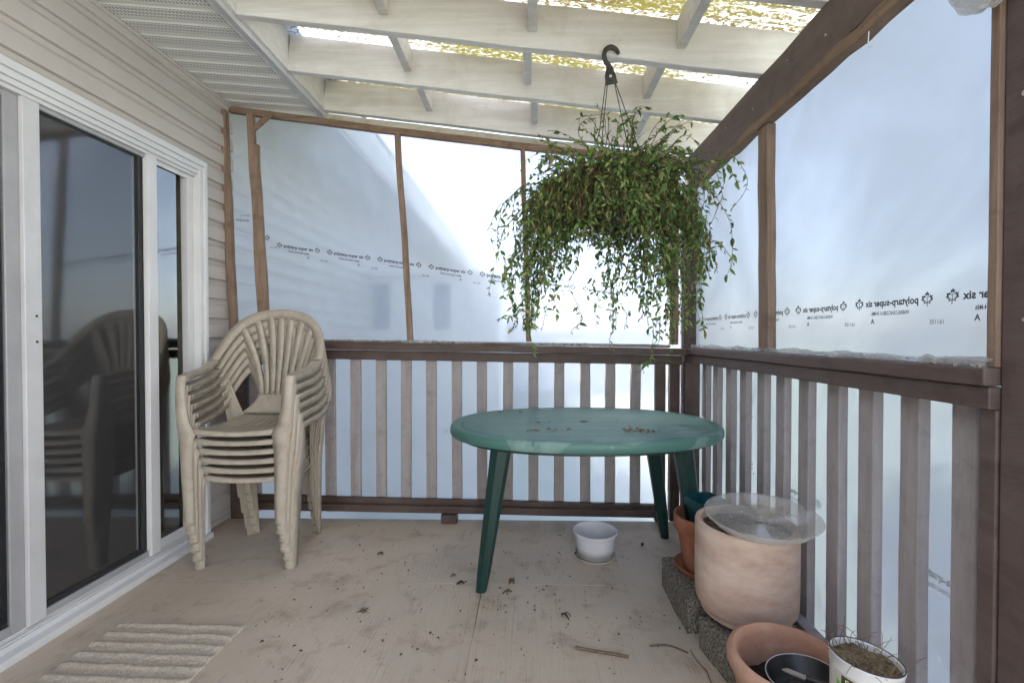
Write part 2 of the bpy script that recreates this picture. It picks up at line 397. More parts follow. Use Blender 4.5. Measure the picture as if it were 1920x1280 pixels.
# ------------------------------------------------------------------ the house (left)
house = thing('house', 'pale sided house wall with vented soffit and white sliding patio door', 'house', (-1.87, 1.5, 0))
HO = Vector(house.location)
def hpart(name, m, fn, parent=house, **k):
    mb = MB(); fn(mb)
    mb.v = [tuple(Vector(p) - HO) for p in mb.v]
    return mb.build(name, m, parent, **k)
def siding(mb, y0, y1, z0, z1, X=-1.87):
    k0 = math.floor((z0 - 2.153)/.115)
    pts = []
    k = k0
    while True:
        zb = 2.153 + .115*k
        if zb > z1: break
        for dz, dx in ((-.003,.000),(-.003,.0185),(.000,.0205),(.062,.0185),(.070,.0165),(.080,.0075),(.088,.003),(.1115,.000)):
            z = zb + dz
            if z0 <= z <= z1: pts.append((X+dx, z))
        k += 1
    n = len(pts); ny = max(1, int((y1-y0)/.5))
    mb.grid(lambda u, v: (pts[int(round(v*(n-1)))][0] + .0012*math.sin(7*(y0+(y1-y0)*u)), y0 + (y1-y0)*u, pts[int(round(v*(n-1)))][1]), ny, n-1, flip=True)
def f_wall(mb):
    siding(mb, -3.4, 2.49, 2.075, 2.60); siding(mb, 2.49, 16.0, 0.03, 2.60); siding(mb, -3.4, .62, 0.03, 2.08)
    mb.box((-2.0,-3.4,2.075), (-1.872,2.49,2.72)); mb.box((-2.0,2.49,-.75), (-1.872,16,2.72)); mb.box((-2.0,-3.4,-.75), (-1.872,.62,2.08))
    mb.box((-1.872,2.49,-.75),(-1.862,16,.028))
hpart('siding_wall', M['siding'], f_wall, smooth=22)
def f_sofm(mb):
    ys = []
    y = -3.4
    prof = ((0,0),(.008,.009),(.014,.009),(.022,0))
    while y < 16:
        for a, b in prof: ys.append((y+a, b))
        y += .1
    xs = ((-1.875, 2.548), (-1.272, 2.496))
    n = len(ys)
    mb.grid(lambda u, v: (xs[0][0]+(xs[1][0]-xs[0][0])*v, ys[int(round(u*(n-1)))][0], xs[0][1]+(xs[1][1]-xs[0][1])*v + ys[int(round(u*(n-1)))][1]), n-1, 1, flip=True)
hpart('soffit', M['soffit'], f_sofm, smooth=20)
hpart('soffit_trim', M['siding'], lambda mb: (mb.bar((-1.848,-3.4,2.535),(-1.848,16,2.535),.028,.016), mb.bar((-1.8535,-3.4,2.519),(-1.8535,16,2.519),.012,.016)), bevel=.002)
hpart('fascia_trim', M['vinyl_light'], lambda mb: (mb.bar((-1.283,-3.4,2.487),(-1.283,16,2.487),.05,.016), mb.bar((-1.2625,-3.4,2.4725),(-1.2625,16,2.4725),.011,.012), mb.bar((-1.3045,-3.4,2.4785),(-1.3045,16,2.4785),.009,.009)), bevel=.0015)
hpart('fascia_board', M['white'], lambda mb: mb.box((-1.277,-3.4,2.496), (-1.245,16,2.735)), bevel=.002)
hpart('roof', M['nroof'], lambda mb: (mb.bar((-3.47,-3.4,3.425),(-3.47,16,3.425),4.65,.03,(.3,0,1)), mb.bar((-7.85,-3.4,3.425),(-7.85,16,3.425),4.65,.03,(-.3,0,1))), smooth=0)
def f_room(mb):
    mb.box((-5.6,-3.4,-.1), (-5.5,16,2.6)); mb.box((-5.5,-3.4,2.42), (-2.0,16,2.5)); mb.box((-5.5,3.9,0), (-2.0,4.0,2.42)); mb.box((-5.5,-3.4,0), (-2.0,-3.3,2.42))
hpart('room_wall', M['room_wall'], f_room, smooth=0)
hpart('room_floor', M['room_floor'], lambda mb: mb.box((-5.5,-3.3,-.1), (-1.93,3.9,.02)), smooth=0)
WY = 5.2
hpart('bay_wall', M['ntrim'], lambda mb: (mb.box((-1.855,WY,-.75), (-.35,6.6,1.80)), mb.box((-1.84,WY-.06,1.805),(-.27,6.7,1.85))), smooth=0)
for x0, x1, z0, z1, mm in ((-1.80,-1.62,1.20,1.72,'ndark'),(-1.10,-.92,1.20,1.72,'ndark')):
    hpart('bay_window', M[mm], lambda mb, a=(x0,WY-.02,z0), b=(x1,WY-.0005,z1): mb.box(a, b), smooth=0)
# sliding door: the frame carries its stiles, panes and screens
Y0, Y1 = .64, 2.49
def f_dframe(mb):
    mb.box((-1.94,Y0,2.025), (-1.80,Y1,2.082)); mb.box((-1.80,Y0,2.050), (-1.788,Y1,2.080)); mb.box((-1.94,Y0,1.990), (-1.822,Y1-.045,2.0245))
    mb.box((-1.822,Y0,2.004), (-1.808,Y1-.045,2.0245))
    mb.box((-1.94,Y1-.045,.0), (-1.80,Y1,2.0245)); mb.box((-1.80,Y1-.022,.0), (-1.788,Y1,2.0495)); mb.box((-1.94,2.405,.075), (-1.838,Y1-.0455,1.9895))
    mb.box((-1.94,Y0,0), (-1.80,Y0+.05,2.0245))
    mb.box((-1.94,Y0+.0505,.0), (-1.838,Y1-.0455,.066)); mb.box((-1.8375,Y0+.0505,.0), (-1.812,Y1-.0455,.050)); mb.box((-1.8115,Y0+.0505,.0), (-1.772,Y1,.030))
    mb.box((-1.836,Y0+.06,.0505), (-1.8315,Y1-.05,.060)); mb.box((-1.8215,Y0+.06,.0505), (-1.8175,Y1-.05,.058))
    mb.box((-1.8445,2.185,.0665), (-1.8385,2.4045,.115)); mb.box((-1.8445,2.185,1.968), (-1.8385,2.4045,1.9895))
door = hpart('sliding_door', M['vinyl'], f_dframe, bevel=.0015)
for zz in (1.20, 1.105): hpart('screw', M['dark_seal'], lambda mb, zz=zz: mb.tube([(-1.8235,1.640,zz),(-1.8215,1.640,zz)], .0045, 10), door)
def stile(name, m, a, b): hpart(name, M[m], lambda mb: mb.box(a, b), door, bevel=.002)
stile('stile', 'vinyl_grey', (-1.852,1.555,.067), (-1.838,1.602,1.989))
stile('stile', 'vinyl_light', (-1.845,1.6025,.067), (-1.823,1.660,1.989))
stile('stile', 'vinyl', (-1.845,2.131,.067), (-1.818,2.184,1.989))
stile('stile', 'vinyl_light', (-1.872,2.119,.10), (-1.862,2.127,1.975))
stile('rail', 'vinyl_grey', (-1.845,1.6605,.067), (-1.832,2.1305,.094)); stile('rail', 'vinyl_grey', (-1.845,1.6605,1.972), (-1.832,2.1305,1.989))
stile('rail', 'vinyl_grey', (-1.852,.70,.067), (-1.839,1.5545,.10)); stile('rail', 'vinyl_grey', (-1.852,.70,1.965), (-1.839,1.5545,1.989))
stile('gasket', 'dark_seal', (-1.8505,2.108,.0945), (-1.8455,2.131,1.972)); stile('gasket', 'dark_seal', (-1.8495,1.6605,.0945), (-1.8455,2.108,.112))
def pane(y0, y1, x): hpart('glass_pane', M['glass'], lambda mb: mb.box((x-.004,y0,.068), (x,y1,1.988)), door, smooth=0)
pane(2.1845, 2.342, -1.850); pane(1.6025, 2.131, -1.856); pane(.70, 1.5545, -1.868)
def scr(y0, y1, x): hpart('insect_screen', M['screen'], lambda mb: mb.grid(lambda u, v: (x, y0+(y1-y0)*u, .094+1.878*v), 1, 1), door, smooth=0)
scr(1.6605, 2.108, -1.8355); scr(.70, 1.5545, -1.8425)
cur = thing('curtain', 'dark olive curtain hanging in the open gap at the right end of the sliding door', 'curtain', (-1.885, 2.376, .06))
part('cloth', M['curtain'], cur, lambda mb: mb.grid(lambda u, v: (.010*math.sin(u*19)+.004*math.sin(u*44+v*2), .035+(.105-.020*v)*(u-.5)-.012*(v-.5), .02+1.90*v), 60, 8), solid=.003)
part('rod', M['dark_seal'], cur, lambda mb: mb.tube([(0,-.05,1.921),(0,.085,1.921)], .006, 10))
bl = thing('vertical_blind', 'grey vertical slat blind drawn behind the sliding door glass', 'blind', (-1.99, 1.6, 0))
for i in range(7):
    yy = -.86 + .17*i*.55
    part('slat', M['blind'], bl, lambda mb, yy=yy: mb.bar((0,yy,.06),(0,yy,2.0),.085,.0015,(.8,.6,0)), smooth=0)
part('head_rail', M['vinyl_light'], bl, lambda mb: mb.box((-.02,-.95,2.0), (.02,.15,2.03)))

# ------------------------------------------------------------------ pergola roof
roof = thing('patio_roof', 'white rafter patio roof under mossy corrugated plastic panels on a brown beam', 'patio roof', (.98, 1.2, 0))
RO = Vector(roof.location)
def rpart(name, m, fn, **k):
    mb = MB(); fn(mb); mb.v = [tuple(Vector(p) - RO) for p in mb.v]; return mb.build(name, m, roof, **k)
SL = -.126
def zb(x): return 2.49 + SL*(x + 1.24)
yr = [2.737 - .41*i for i in range(6)]
for i, y in enumerate(yr):
    def f(mb, y=y, i=i): mb.bar((-1.2445, y+.019, zb(-1.2445)+.0925), (1.16, y+.019, zb(1.16)+.0925), .038, .184, (0,0,1), 10, .004, i)
    rpart('rafter', M['white'], f, bevel=.003)
for i in range(5):
    y = yr[i]
    for j, x in enumerate((-.62, 0.0, .61)):
        x += (.015, -.012)[i % 2] + .01*math.sin(i*2.3+j)
        zt = zb(x) + .180
        def f(mb, x=x, y=y, zt=zt): mb.bar((x, y-.3715, zt-.0575), (x, y-.0005, zt-.0575), .038, .115)
        rpart('blocking', M['white'], f, bevel=.003)
def f_panel(mb):
    def fn(u, v):
        y = .62 + 2.24*u; x = -1.245 + 2.50*v
        return (x, y, zb(x) + .197 + .010*math.sin(2*math.pi*y/.076) + .002*mnoise.noise((x*3, y*3, 0)))
    mb.grid(fn, 380, 8)
rpart('roof_panel', M['panel'], f_panel, smooth=80)
rpart('beam', M['brown_y'], lambda mb: mb.bar((.980,.66,2.117), (.980,2.86,2.119), .045, .170, (0,0,1), 14, .005, 4), bevel=.003)
rpart('post', M['brown_y'], lambda mb: mb.box((.962,.858,-.02), (1.052,.946,2.031)), bevel=.004)
rpart('post', M['brown'], lambda mb: mb.box((.93,2.752,-.02), (1.02,2.842,2.032)), bevel=.004)
for y, z, r_ in ((.905,1.60,.006),(.885,1.705,.003),(.90,1.16,.004),(1.50,2.10,.0035),(1.72,2.15,.003),(1.98,2.10,.004),(2.25,2.14,.003)):
    xs_ = .9615 if y < 1 else .9565
    rpart('nail', M['steel'], lambda mb, y=y, z=z, r_=r_, xs_=xs_: mb.tube([(xs_+.004,y,z),(xs_-.003,y,z)], r_, 8))
def f_header(mb):
    p = Vector((-1.27, 2.789, zb(-1.27)-.028)); q = Vector((.957, 2.789, zb(.957)-.028))
    mb.bar(p, q, .020, .052, (0,0,1), 16, .010, 9)
rpart('header_board', M['moss_board'], f_header, bevel=.003)

# ------------------------------------------------------------------ railings
br = thing('railing', 'brown deck railing with taupe balusters across the back behind the table', 'railing', (-.3, 2.76, 0))
BO = Vector(br.location)
def brp(name, m, fn, **k):
    mb = MB(); fn(mb); mb.v = [tuple(Vector(p) - BO) for p in mb.v]; return mb.build(name, m, br, **k)
def zr(x, zl, zr_): return zl + (zr_-zl)*(x + 1.25)/2.12
brp('top_rail', M['brown'], lambda mb: (mb.bar((-1.80,2.7335,1.0745),(.93,2.7335,1.029),.088,.040,(0,0,1),10,.002,1)), bevel=.004)
brp('top_rail', M['brown'], lambda mb: (mb.bar((-1.80,2.757,1.0205),(.915,2.757,.978),.036,.056,(0,0,1),8,.002,2)), bevel=.003)
brp('bottom_rail', M['brown'], lambda mb: (mb.bar((-1.75,2.752,.128),(.76,2.752,.083),.034,.044,(0,0,1),8,.002,3)), bevel=.004)
brp('bottom_rail', M['brown'], lambda mb: (mb.bar((-1.75,2.716,.094),(.76,2.716,.062),.034,.042,(0,0,1),8,.002,5)), bevel=.004)
for i, x in enumerate([-1.705, -1.548, -1.391] + [-1.233, -1.073, -.915, -.758, -.601, -.443, -.289, -.126, .03, .189, .347, .499, .656]):
    dx = random.uniform(-.003, .003)
    brp('baluster', M['baluster'], lambda mb, x=x, dx=dx: mb.bar((x-.009+dx,2.792,.035),(x-.009,2.792,1.0),.061,.030,(0,1,0),4,.002,x*10), bevel=.003)
brp('support_block', M['brown'], lambda mb: mb.box((-.535,2.690,.0005), (-.440,2.750,.0525)), bevel=.003)
brp('post', M['brown'], lambda mb: mb.box((-1.846,2.742,-.0), (-1.762,2.812,1.05)), bevel=.004)
brp('post', M['brown'], lambda mb: (mb.box((.755,2.735,.0005),(.815,2.775,.968))), bevel=.004)
brp('post', M['brown'], lambda mb: (mb.box((.846,2.752,.0005),(.905,2.80,.966))), bevel=.004)

rr = thing('railing', 'brown deck railing with taupe balusters along the right behind the clay pots', 'railing', (1.0, 1.8, 0))
RRO = Vector(rr.location)
def rrp(name, m, fn, **k):
    mb = MB(); fn(mb); mb.v = [tuple(Vector(p) - RRO) for p in mb.v]; return mb.build(name, m, rr, **k)
rrp('top_rail', M['brown_y'], lambda mb: mb.bar((.975,.947,1.044),(.975,2.75,1.036),.090,.038,(0,0,1),10,.003,11), bevel=.004)
rrp('top_rail', M['brown_y'], lambda mb: mb.bar((.9605,.947,1.000),(.9605,2.75,.992),.038,.046,(0,0,1),8,.002,12), bevel=.003)
rrp('bottom_rail', M['baluster'], lambda mb: mb.bar((.962,.986,.080),(.962,2.75,.080),.042,.088,(0,0,1),8,.002,13), bevel=.004)
rrp('bottom_rail', M['baluster'], lambda mb: mb.bar((1.005,.986,.012),(1.005,2.75,.012),.04,.045,(0,0,1),8,.002,14), bevel=.004)
for i, (a, b) in enumerate([(2.613,2.551),(2.462,2.399),(2.302,2.235),(2.15,2.087),(1.985,1.922),(1.835,1.776),(1.68,1.624),(1.525,1.462),(1.376,1.32),(1.225,1.165),(1.076,1.019)]):
    y = (a+b)/2; dy = random.uniform(-.003,.003)
    rrp('baluster', M['baluster'], lambda mb, y=y, dy=dy: mb.bar((1.0,y+dy,.036),(1.0,y,1.022),.030,.060,(0,1,0),4,.002,y*9), bevel=.003)
rrp('end_post', M['brown_y'], lambda mb: mb.box((.957,.9475,0.0), (1.015,.983,.976)), bevel=.003)
rrp('post', M['brown'], lambda mb: mb.box((.918,2.70,0.0005), (1.006,2.7505,.968)), bevel=.004)

# ------------------------------------------------------------------ plastic film walls
def fold(a, b, s, amp):
    return amp*(mnoise.noise((a*1.6, b*.9, s)) + .55*mnoise.noise((a*4+b*2.2, b*3-a*1.3, s+3)) + .4*mnoise.noise((a*11+b*5, b*8, s+7)))
LOGO_OUT = [(0,-.5),(.04,-.22),(.26,-.3),(.22,-.18),(.46,.0),(.36,.06),(.42,.24),(.28,.2),(.24,.28),(.1,.14),(.16,.42),(.07,.37),(0,.52)]
def logo_mesh(mb, fn, cx, cy, size):
    pts = LOGO_OUT + [(-x, y) for x, y in LOGO_OUT[-2:0:-1]]
    n = len(pts); vs = []; fs = []
    for x, y in pts:
        vs.append(fn(cx + x*size, cy + y*size)); vs.append(fn(cx + x*size*.66, cy + (y*.66-.03)*size))
    for i in range(n):
        j = (i+1) % n; fs.append((2*i, 2*j, 2*j+1, 2*i+1))
    mb.add(vs, fs)
    o = .02*size
    for a, b in (((0,-.45),(0,.2)), ((0,-.25),(.25,0)), ((0,-.25),(-.25,0))):
        mb.add([fn(cx+(a[0]-.03)*size, cy+a[1]*size), fn(cx+(a[0]+.03)*size, cy+a[1]*size), fn(cx+(b[0]+.02)*size, cy+b[1]*size), fn(cx+(b[0]-.02)*size, cy+b[1]*size)], [(0,1,2,3)])
_cache = {}
def text_polys(body, bold=0.0):
    if (body, bold) in _cache: return _cache[(body, bold)]
    cu = bpy.data.curves.new('lettering', 'FONT'); cu.body = body; cu.size = 1; cu.offset = bold; cu.resolution_u = 3
    ob = bpy.data.objects.new('lettering', cu); COL.objects.link(ob)
    dg = bpy.context.evaluated_depsgraph_get(); dg.update()
    me = bpy.data.meshes.new_from_object(ob.evaluated_get(dg))
    vs = [(v.co.x, v.co.y) for v in me.vertices]; fs = [tuple(p.vertices) for p in me.polygons]
    bpy.data.objects.remove(ob); bpy.data.curves.remove(cu); bpy.data.meshes.remove(me)
    w = max(v[0] for v in vs); _cache[(body, bold)] = (vs, fs, w); return _cache[(body, bold)]
def put_text(mb, fn, body, x, y, width=None, size=None, bold=0.0):
    vs, fs, w = text_polys(body, bold); k = width/w if width else size; ky = size if size else k
    mb.add([fn(x + a*k, y + b*ky) for a, b in vs], fs)
def print_run(mb, fn, x, y, slope, num=True):
    """one repeat of the printed mark; fn maps (along, up) to the film"""
    g = lambda a, b: fn(a, y + (a-x)*slope + b)
    put_text(mb, g, 'polytarp-super six', x, 0, width=.188, size=.027, bold=.03)
    put_text(mb, g, 'WARNS-CAN/CGSB-51.34-M86', x+.028, -.026, width=.132, size=.015, bold=.02)
    put_text(mb, g, 'A', x+.148, -.050, size=.020, bold=.02)
    logo_mesh(mb, g, x-.026, .008, .040); logo_mesh(mb, g, x+.214, .008, .040)
    if num: put_text(mb, g, '161105', x+.232, -.056, width=.045, size=.017)
def two_film(name, parent, fn, nu, nv, off, m='film_in'):
    mb = MB(); mb.sheet(fn, nu, nv, off)
    o = mb.build(name, M[m], parent, smooth=80)
    o.data.materials.append(M['film_out'])
    n = nu*nv
    o.data.polygons.foreach_set('material_index', [0]*n + [1]*(len(o.data.polygons)-n)); return o

bs = thing('plastic_screen', 'clear plastic sheet stapled over wood studs above the back railing', 'plastic sheet wall', (-.4, 2.80, 1.0))
bs0 = Vector(bs.location)
def toploc(x): return 2.287 - .128*(x+.046) - .012*math.sin((x+1.9)*1.1)
def bfilm_y(x, z):
    edge = min(1, max(0, (x+1.93)*3))*1.0
    return 2.806 + fold(x, z*.8 + x*.25, 1.0, .010) + .004*math.sin(16*(z + .30*x) + 3*mnoise.noise((x,z,5)))*max(0, min(1, (-.9-x)*1.6))
def bfilm(u, v):
    x = -1.925 + 2.86*u; z = 1.045 + (toploc(x) - 1.045)*v
    return (x, bfilm_y(x, z), z)
def rel(fn, o): return lambda u, v: Vector(fn(u, v)) - o
two_film('film', bs, rel(bfilm, bs0), 110, 60, (0,.0006,0))
def bl_y(x, z): return 2.8145 + .009*abs(fold(x, z, 4.0, 1.0))
def blfilm(u, v):
    x = -1.925 + 2.93*u; z = -.16 + 1.19*v
    return (x, bl_y(x, z), z)
two_film('film', bs, rel(blfilm, bs0), 100, 50, (0,.0006,0))
def bpart(name, m, fn, **k):
    mb = MB(); fn(mb); mb.v = [tuple(Vector(p) - bs0) for p in mb.v]; return mb.build(name, m, bs, **k)
def f_bat(mb):
    xs = [-1.925 + 2.84*i/14 for i in range(15)]
    for a, b in ((0, 14),):
        n = 14
        vs = []; fs = []
        for i, x in enumerate(xs):
            c = Vector((x, 2.779, toploc(x) + .004*mnoise.noise((x*4, 2, 1))))
            for p, q in ((-.017,-.019),(.017,-.019),(.017,.019),(-.017,.019)): vs.append(c + Vector((0,p,q)))
        for i in range(n):
            for k in range(4): fs.append((i*4+k, i*4+k+4, i*4+(k+1)%4+4, i*4+(k+1)%4))
        fs += [(0,1,2,3), tuple(n*4+k for k in (3,2,1,0))]
        mb.add(vs, fs)
bpart('batten', M['rawwood_h'], f_bat, bevel=.002, recalc=True)
def stud(x0, x1, w, d, zt, zbot=1.095, yy=2.779, seed=1): bpart('stud', M['rawwood'], lambda mb: mb.bar((x1,yy,zbot),(x0,yy,zt),w,d,(0,1,0),8,.006,seed), bevel=.002)
stud(-1.862,-1.808,.042,.034,2.49,1.06,2.736,seed=2); stud(-1.722,-1.655,.036,.036,2.49,1.095,seed=3); stud(-1.688,-1.628,.030,.030,2.30,1.095,2.776,seed=4)
stud(-.814,-.736,.032,.034,2.362,1.095,seed=5); stud(-.046,-.010,.030,.034,2.262,1.09,seed=6)
bpart('stud', M['rawwood_h'], lambda mb: mb.bar((.873,2.772,1.072),(.873,2.772,2.145),.045,.036,(0,1,0),6,.003,7), bevel=.002)
bpart('brace', M['rawwood'], lambda mb: mb.bar((-1.705,2.756,2.375),(-1.575,2.756,2.485),.034,.012,(0,1,0)), bevel=.002)
def f_sill(mb): mb.bar((-1.84,2.779,1.102),(.85,2.779,1.0625),.034,.018,(0,0,1),16,.002,8)
bpart('sill_batten', M['rawwood_h'], f_sill, bevel=.002)
def f_roll(mb, p0, p1, r, seed, n=120, side=(1,0,0)):
    p0 = Vector(p0); p1 = Vector(p1)
    def fn(u, v):
        c = p0.lerp(p1, u); t = 2*math.pi*v
        rr_ = r*(.85 + .8*mnoise.noise((u*14, math.cos(t)*1.3, seed)) + .5*mnoise.noise((u*46+math.cos(t)*1.2, math.sin(t)*1.1, seed)))
        h = 1.0 + .9*mnoise.noise((u*6, 0, seed+4))
        return c + Vector(side)*rr_*1.25*math.cos(t) + Vector((0,0,1))*rr_*.75*h*math.sin(t)
    mb.grid(fn, n, 9)
bpart('bunched_edge', M['film_edge'], lambda mb: f_roll(mb, (-1.7,2.752,1.107),(.82,2.752,1.062), .0105, 2, 170, (0,1,0)), smooth=60)
bfn = lambda a, b: Vector((a, bfilm_y(a, b) - .0012, b))
for k in range(-1, 7):
    x = -1.541 + .318*k
    def f_bprint(mb, x=x, k=k):
        if k == -1:
            logo_mesh(mb, bfn, x+.214, 1.729+.008, .040); put_text(mb, bfn, '161105', x+.232, 1.672, width=.045, size=.017)
        else: print_run(mb, bfn, x, 1.678 - .1455*(x+1.541), -.1455)
    bpart('printed_mark', M['ink'], f_bprint, smooth=0)
def f_bprint(mb):      # the piece turned upside down beside the corner
    put_text(mb, lambda a, b: bfn(-1.842 + a, 1.856 - .08*a - b*-.0 - b), 'polytarp', 0, 0, width=.085, size=.026, bold=.01)
    put_text(mb, lambda a, b: bfn(-1.815 + a, 1.880 - .02*a - b), 'CAN/CGSB', 0, 0, width=.06, size=.013)
bpart('printed_mark', M['ink'], f_bprint, smooth=0)
blfn = lambda a, b: Vector((a, bl_y(a, b) - .0015, b))
for x in (-1.137, -.501): bpart('printed_mark', M['ink_faint'], lambda mb, x=x: print_run(mb, blfn, x, .52, -.01), smooth=0)

rs = thing('plastic_screen', 'clear plastic sheet stretched under the brown beam above the right railing', 'plastic sheet wall', (1.0, 1.8, 1.0))
rs0 = Vector(rs.location)
def rf_x(y, z): return .9985 + fold(y, z, 8.0, .009)
def rfilm(u, v):
    y = 2.85 - 1.91*u; z = 1.045 + (2.03-1.045)*v
    return (rf_x(y, z), y, z)
two_film('film', rs, rel(rfilm, rs0), 90, 50, (.0006,0,0), 'film_in_dim')
def rl_x(y, z): return 1.0185 + .026*abs(fold(y*1.2, z*.8, 12.0, 1.0)) + .006*abs(math.sin(9*(z - y*.8)))*mnoise.noise((y*2,z*2,1))
def rlfilm(u, v):
    y = 2.85 - 1.91*u; z = -.16 + 1.18*v
    return (rl_x(y, z), y, z)
two_film('film', rs, rel(rlfilm, rs0), 120, 60, (.0006,0,0), 'film_in_dim')
def rspart(name, m, fn, **k):
    mb = MB(); fn(mb); mb.v = [tuple(Vector(p) - rs0) for p in mb.v]; return mb.build(name, m, rs, **k)
rspart('batten', M['rawwood_h'], lambda mb: mb.bar((.970,.950,2.008),(.970,2.74,2.012),.040,.040,(0,0,1),22,.007,21), bevel=.003)
rspart('stud', M['rawwood'], lambda mb: mb.bar((.978,1.890,1.062),(.976,1.905,1.988),.036,.075,(0,1,0),8,.004,22), bevel=.003)
rspart('stud', M['rawwood'], lambda mb: mb.bar((.972,.9575,1.064),(.972,.9575,1.986),.036,.020,(0,1,0),8,.001,23), bevel=.002)
rspart('bunched_edge', M['film_edge'], lambda mb: f_roll(mb, (.962,2.70,1.066),(.953,.952,1.072), .0125, 6, 200), smooth=60)
rspart('bunched_edge', M['film_edge'], lambda mb: (f_roll(mb, (.950,1.12,1.070),(.948,.950,1.066), .013, 9, 40)), smooth=60)
rfn = lambda a, b: Vector((rf_x(a, b) - .0012, a, b))
for k in range(-1, 5): rspart('printed_mark', M['ink'], lambda mb, k=k: print_run(mb, rfn, 1.188 + .311*k, 1.212, .004), smooth=0)
rlfn = lambda a, b: Vector((rl_x(a, b) - .0015, 2.0 - a, b))
for k in (-2, 0): rspart('printed_mark', M['ink_faint'], lambda mb, k=k: print_run(mb, rlfn, 2.0-1.215+.311*k, .517, .02), smooth=0)

hk = thing('wall_hook', 'small white open hook screwed under the wooden batten at right', 'hook', (.955, 1.31, 1.985))
part('hook', M['ntrim'], hk, lambda mb: mb.tube([(0,0,0),(0,.002,-.022)] + [(0, .012*math.cos(t)-.010, -.034+.012*math.sin(t)) for t in [R(a) for a in range(10,-200,-20)]], .0015, 8))
bd = thing('plastic_bundle', 'crumpled pale plastic bundle tucked at the top of the right post', 'plastic sheet', (.925, .945, 1.79))
def f_bundle(mb):
    def fn(u, v):
        t = 2*math.pi*u; p = math.pi*v
        k = 1 + .22*mnoise.noise((math.cos(t)*1.6, math.sin(t)*1.6, p*1.5))
        return (.038*math.sin(p)*math.cos(t)*k, .070*math.sin(p)*math.sin(t)*k, .055 - .05*math.cos(math.pi-p)*k)
    mb.grid(fn, 40, 16)
part('bundle', M['film_edge'], bd, f_bundle, smooth=70)

# ------------------------------------------------------------------ chairs
def ribbon(mb, pts, sub=1):
    """pts: list of (a, b) edge points of a strip"""
    n = len(pts)
    mb.add([p for q in pts for p in q], [(2*i, 2*i+1, 2*i+3, 2*i+2) for i in range(n-1)])
def crom(pts, n):
    P = [Vector(p) for p in pts]; out = []
    for i in range(len(P)-1):
        a = P[max(i-1,0)]; b = P[i]; c = P[i+1]; d = P[min(i+2, len(P)-1)]
        for k in range(n):
            t = k/n
            out.append(.5*((2*b) + (c-a)*t + (2*a-5*b+4*c-d)*t*t + (3*b-a-3*c+d)*t**3))
    out.append(P[-1]); return out
HOOP = [(-.262,-.203,.700),(-.272,-.130,.712),(-.282,-.02,.728),(-.285,.06,.765),(-.277,.115,.825),(-.245,.165,.905),(-.190,.200,.967),(-.105,.222,1.006),(0,.229,1.018)]
HOOP = HOOP + [(-x,y,z) for x,y,z in HOOP[-2::-1]]
HC = crom(HOOP, 5)
def hoop_edges(p, w=.026):
    c = Vector((0, p.y, .745)); d = Vector((p.x, 0, max(0, p.z-.745)*1.15)).normalized()
    k = min(1, max(0, (p.z-.74)/.1))
    d2 = (Vector((math.copysign(1, p.x) if abs(p.x) > 1e-6 else 0, 0, 0))*(1-k) + d*k)
    d2 = d2.normalized() if d2.length > 1e-6 else Vector((0,0,1))
    return p - d2*w, p + d2*w
NH = len(HC); I0 = 3*5
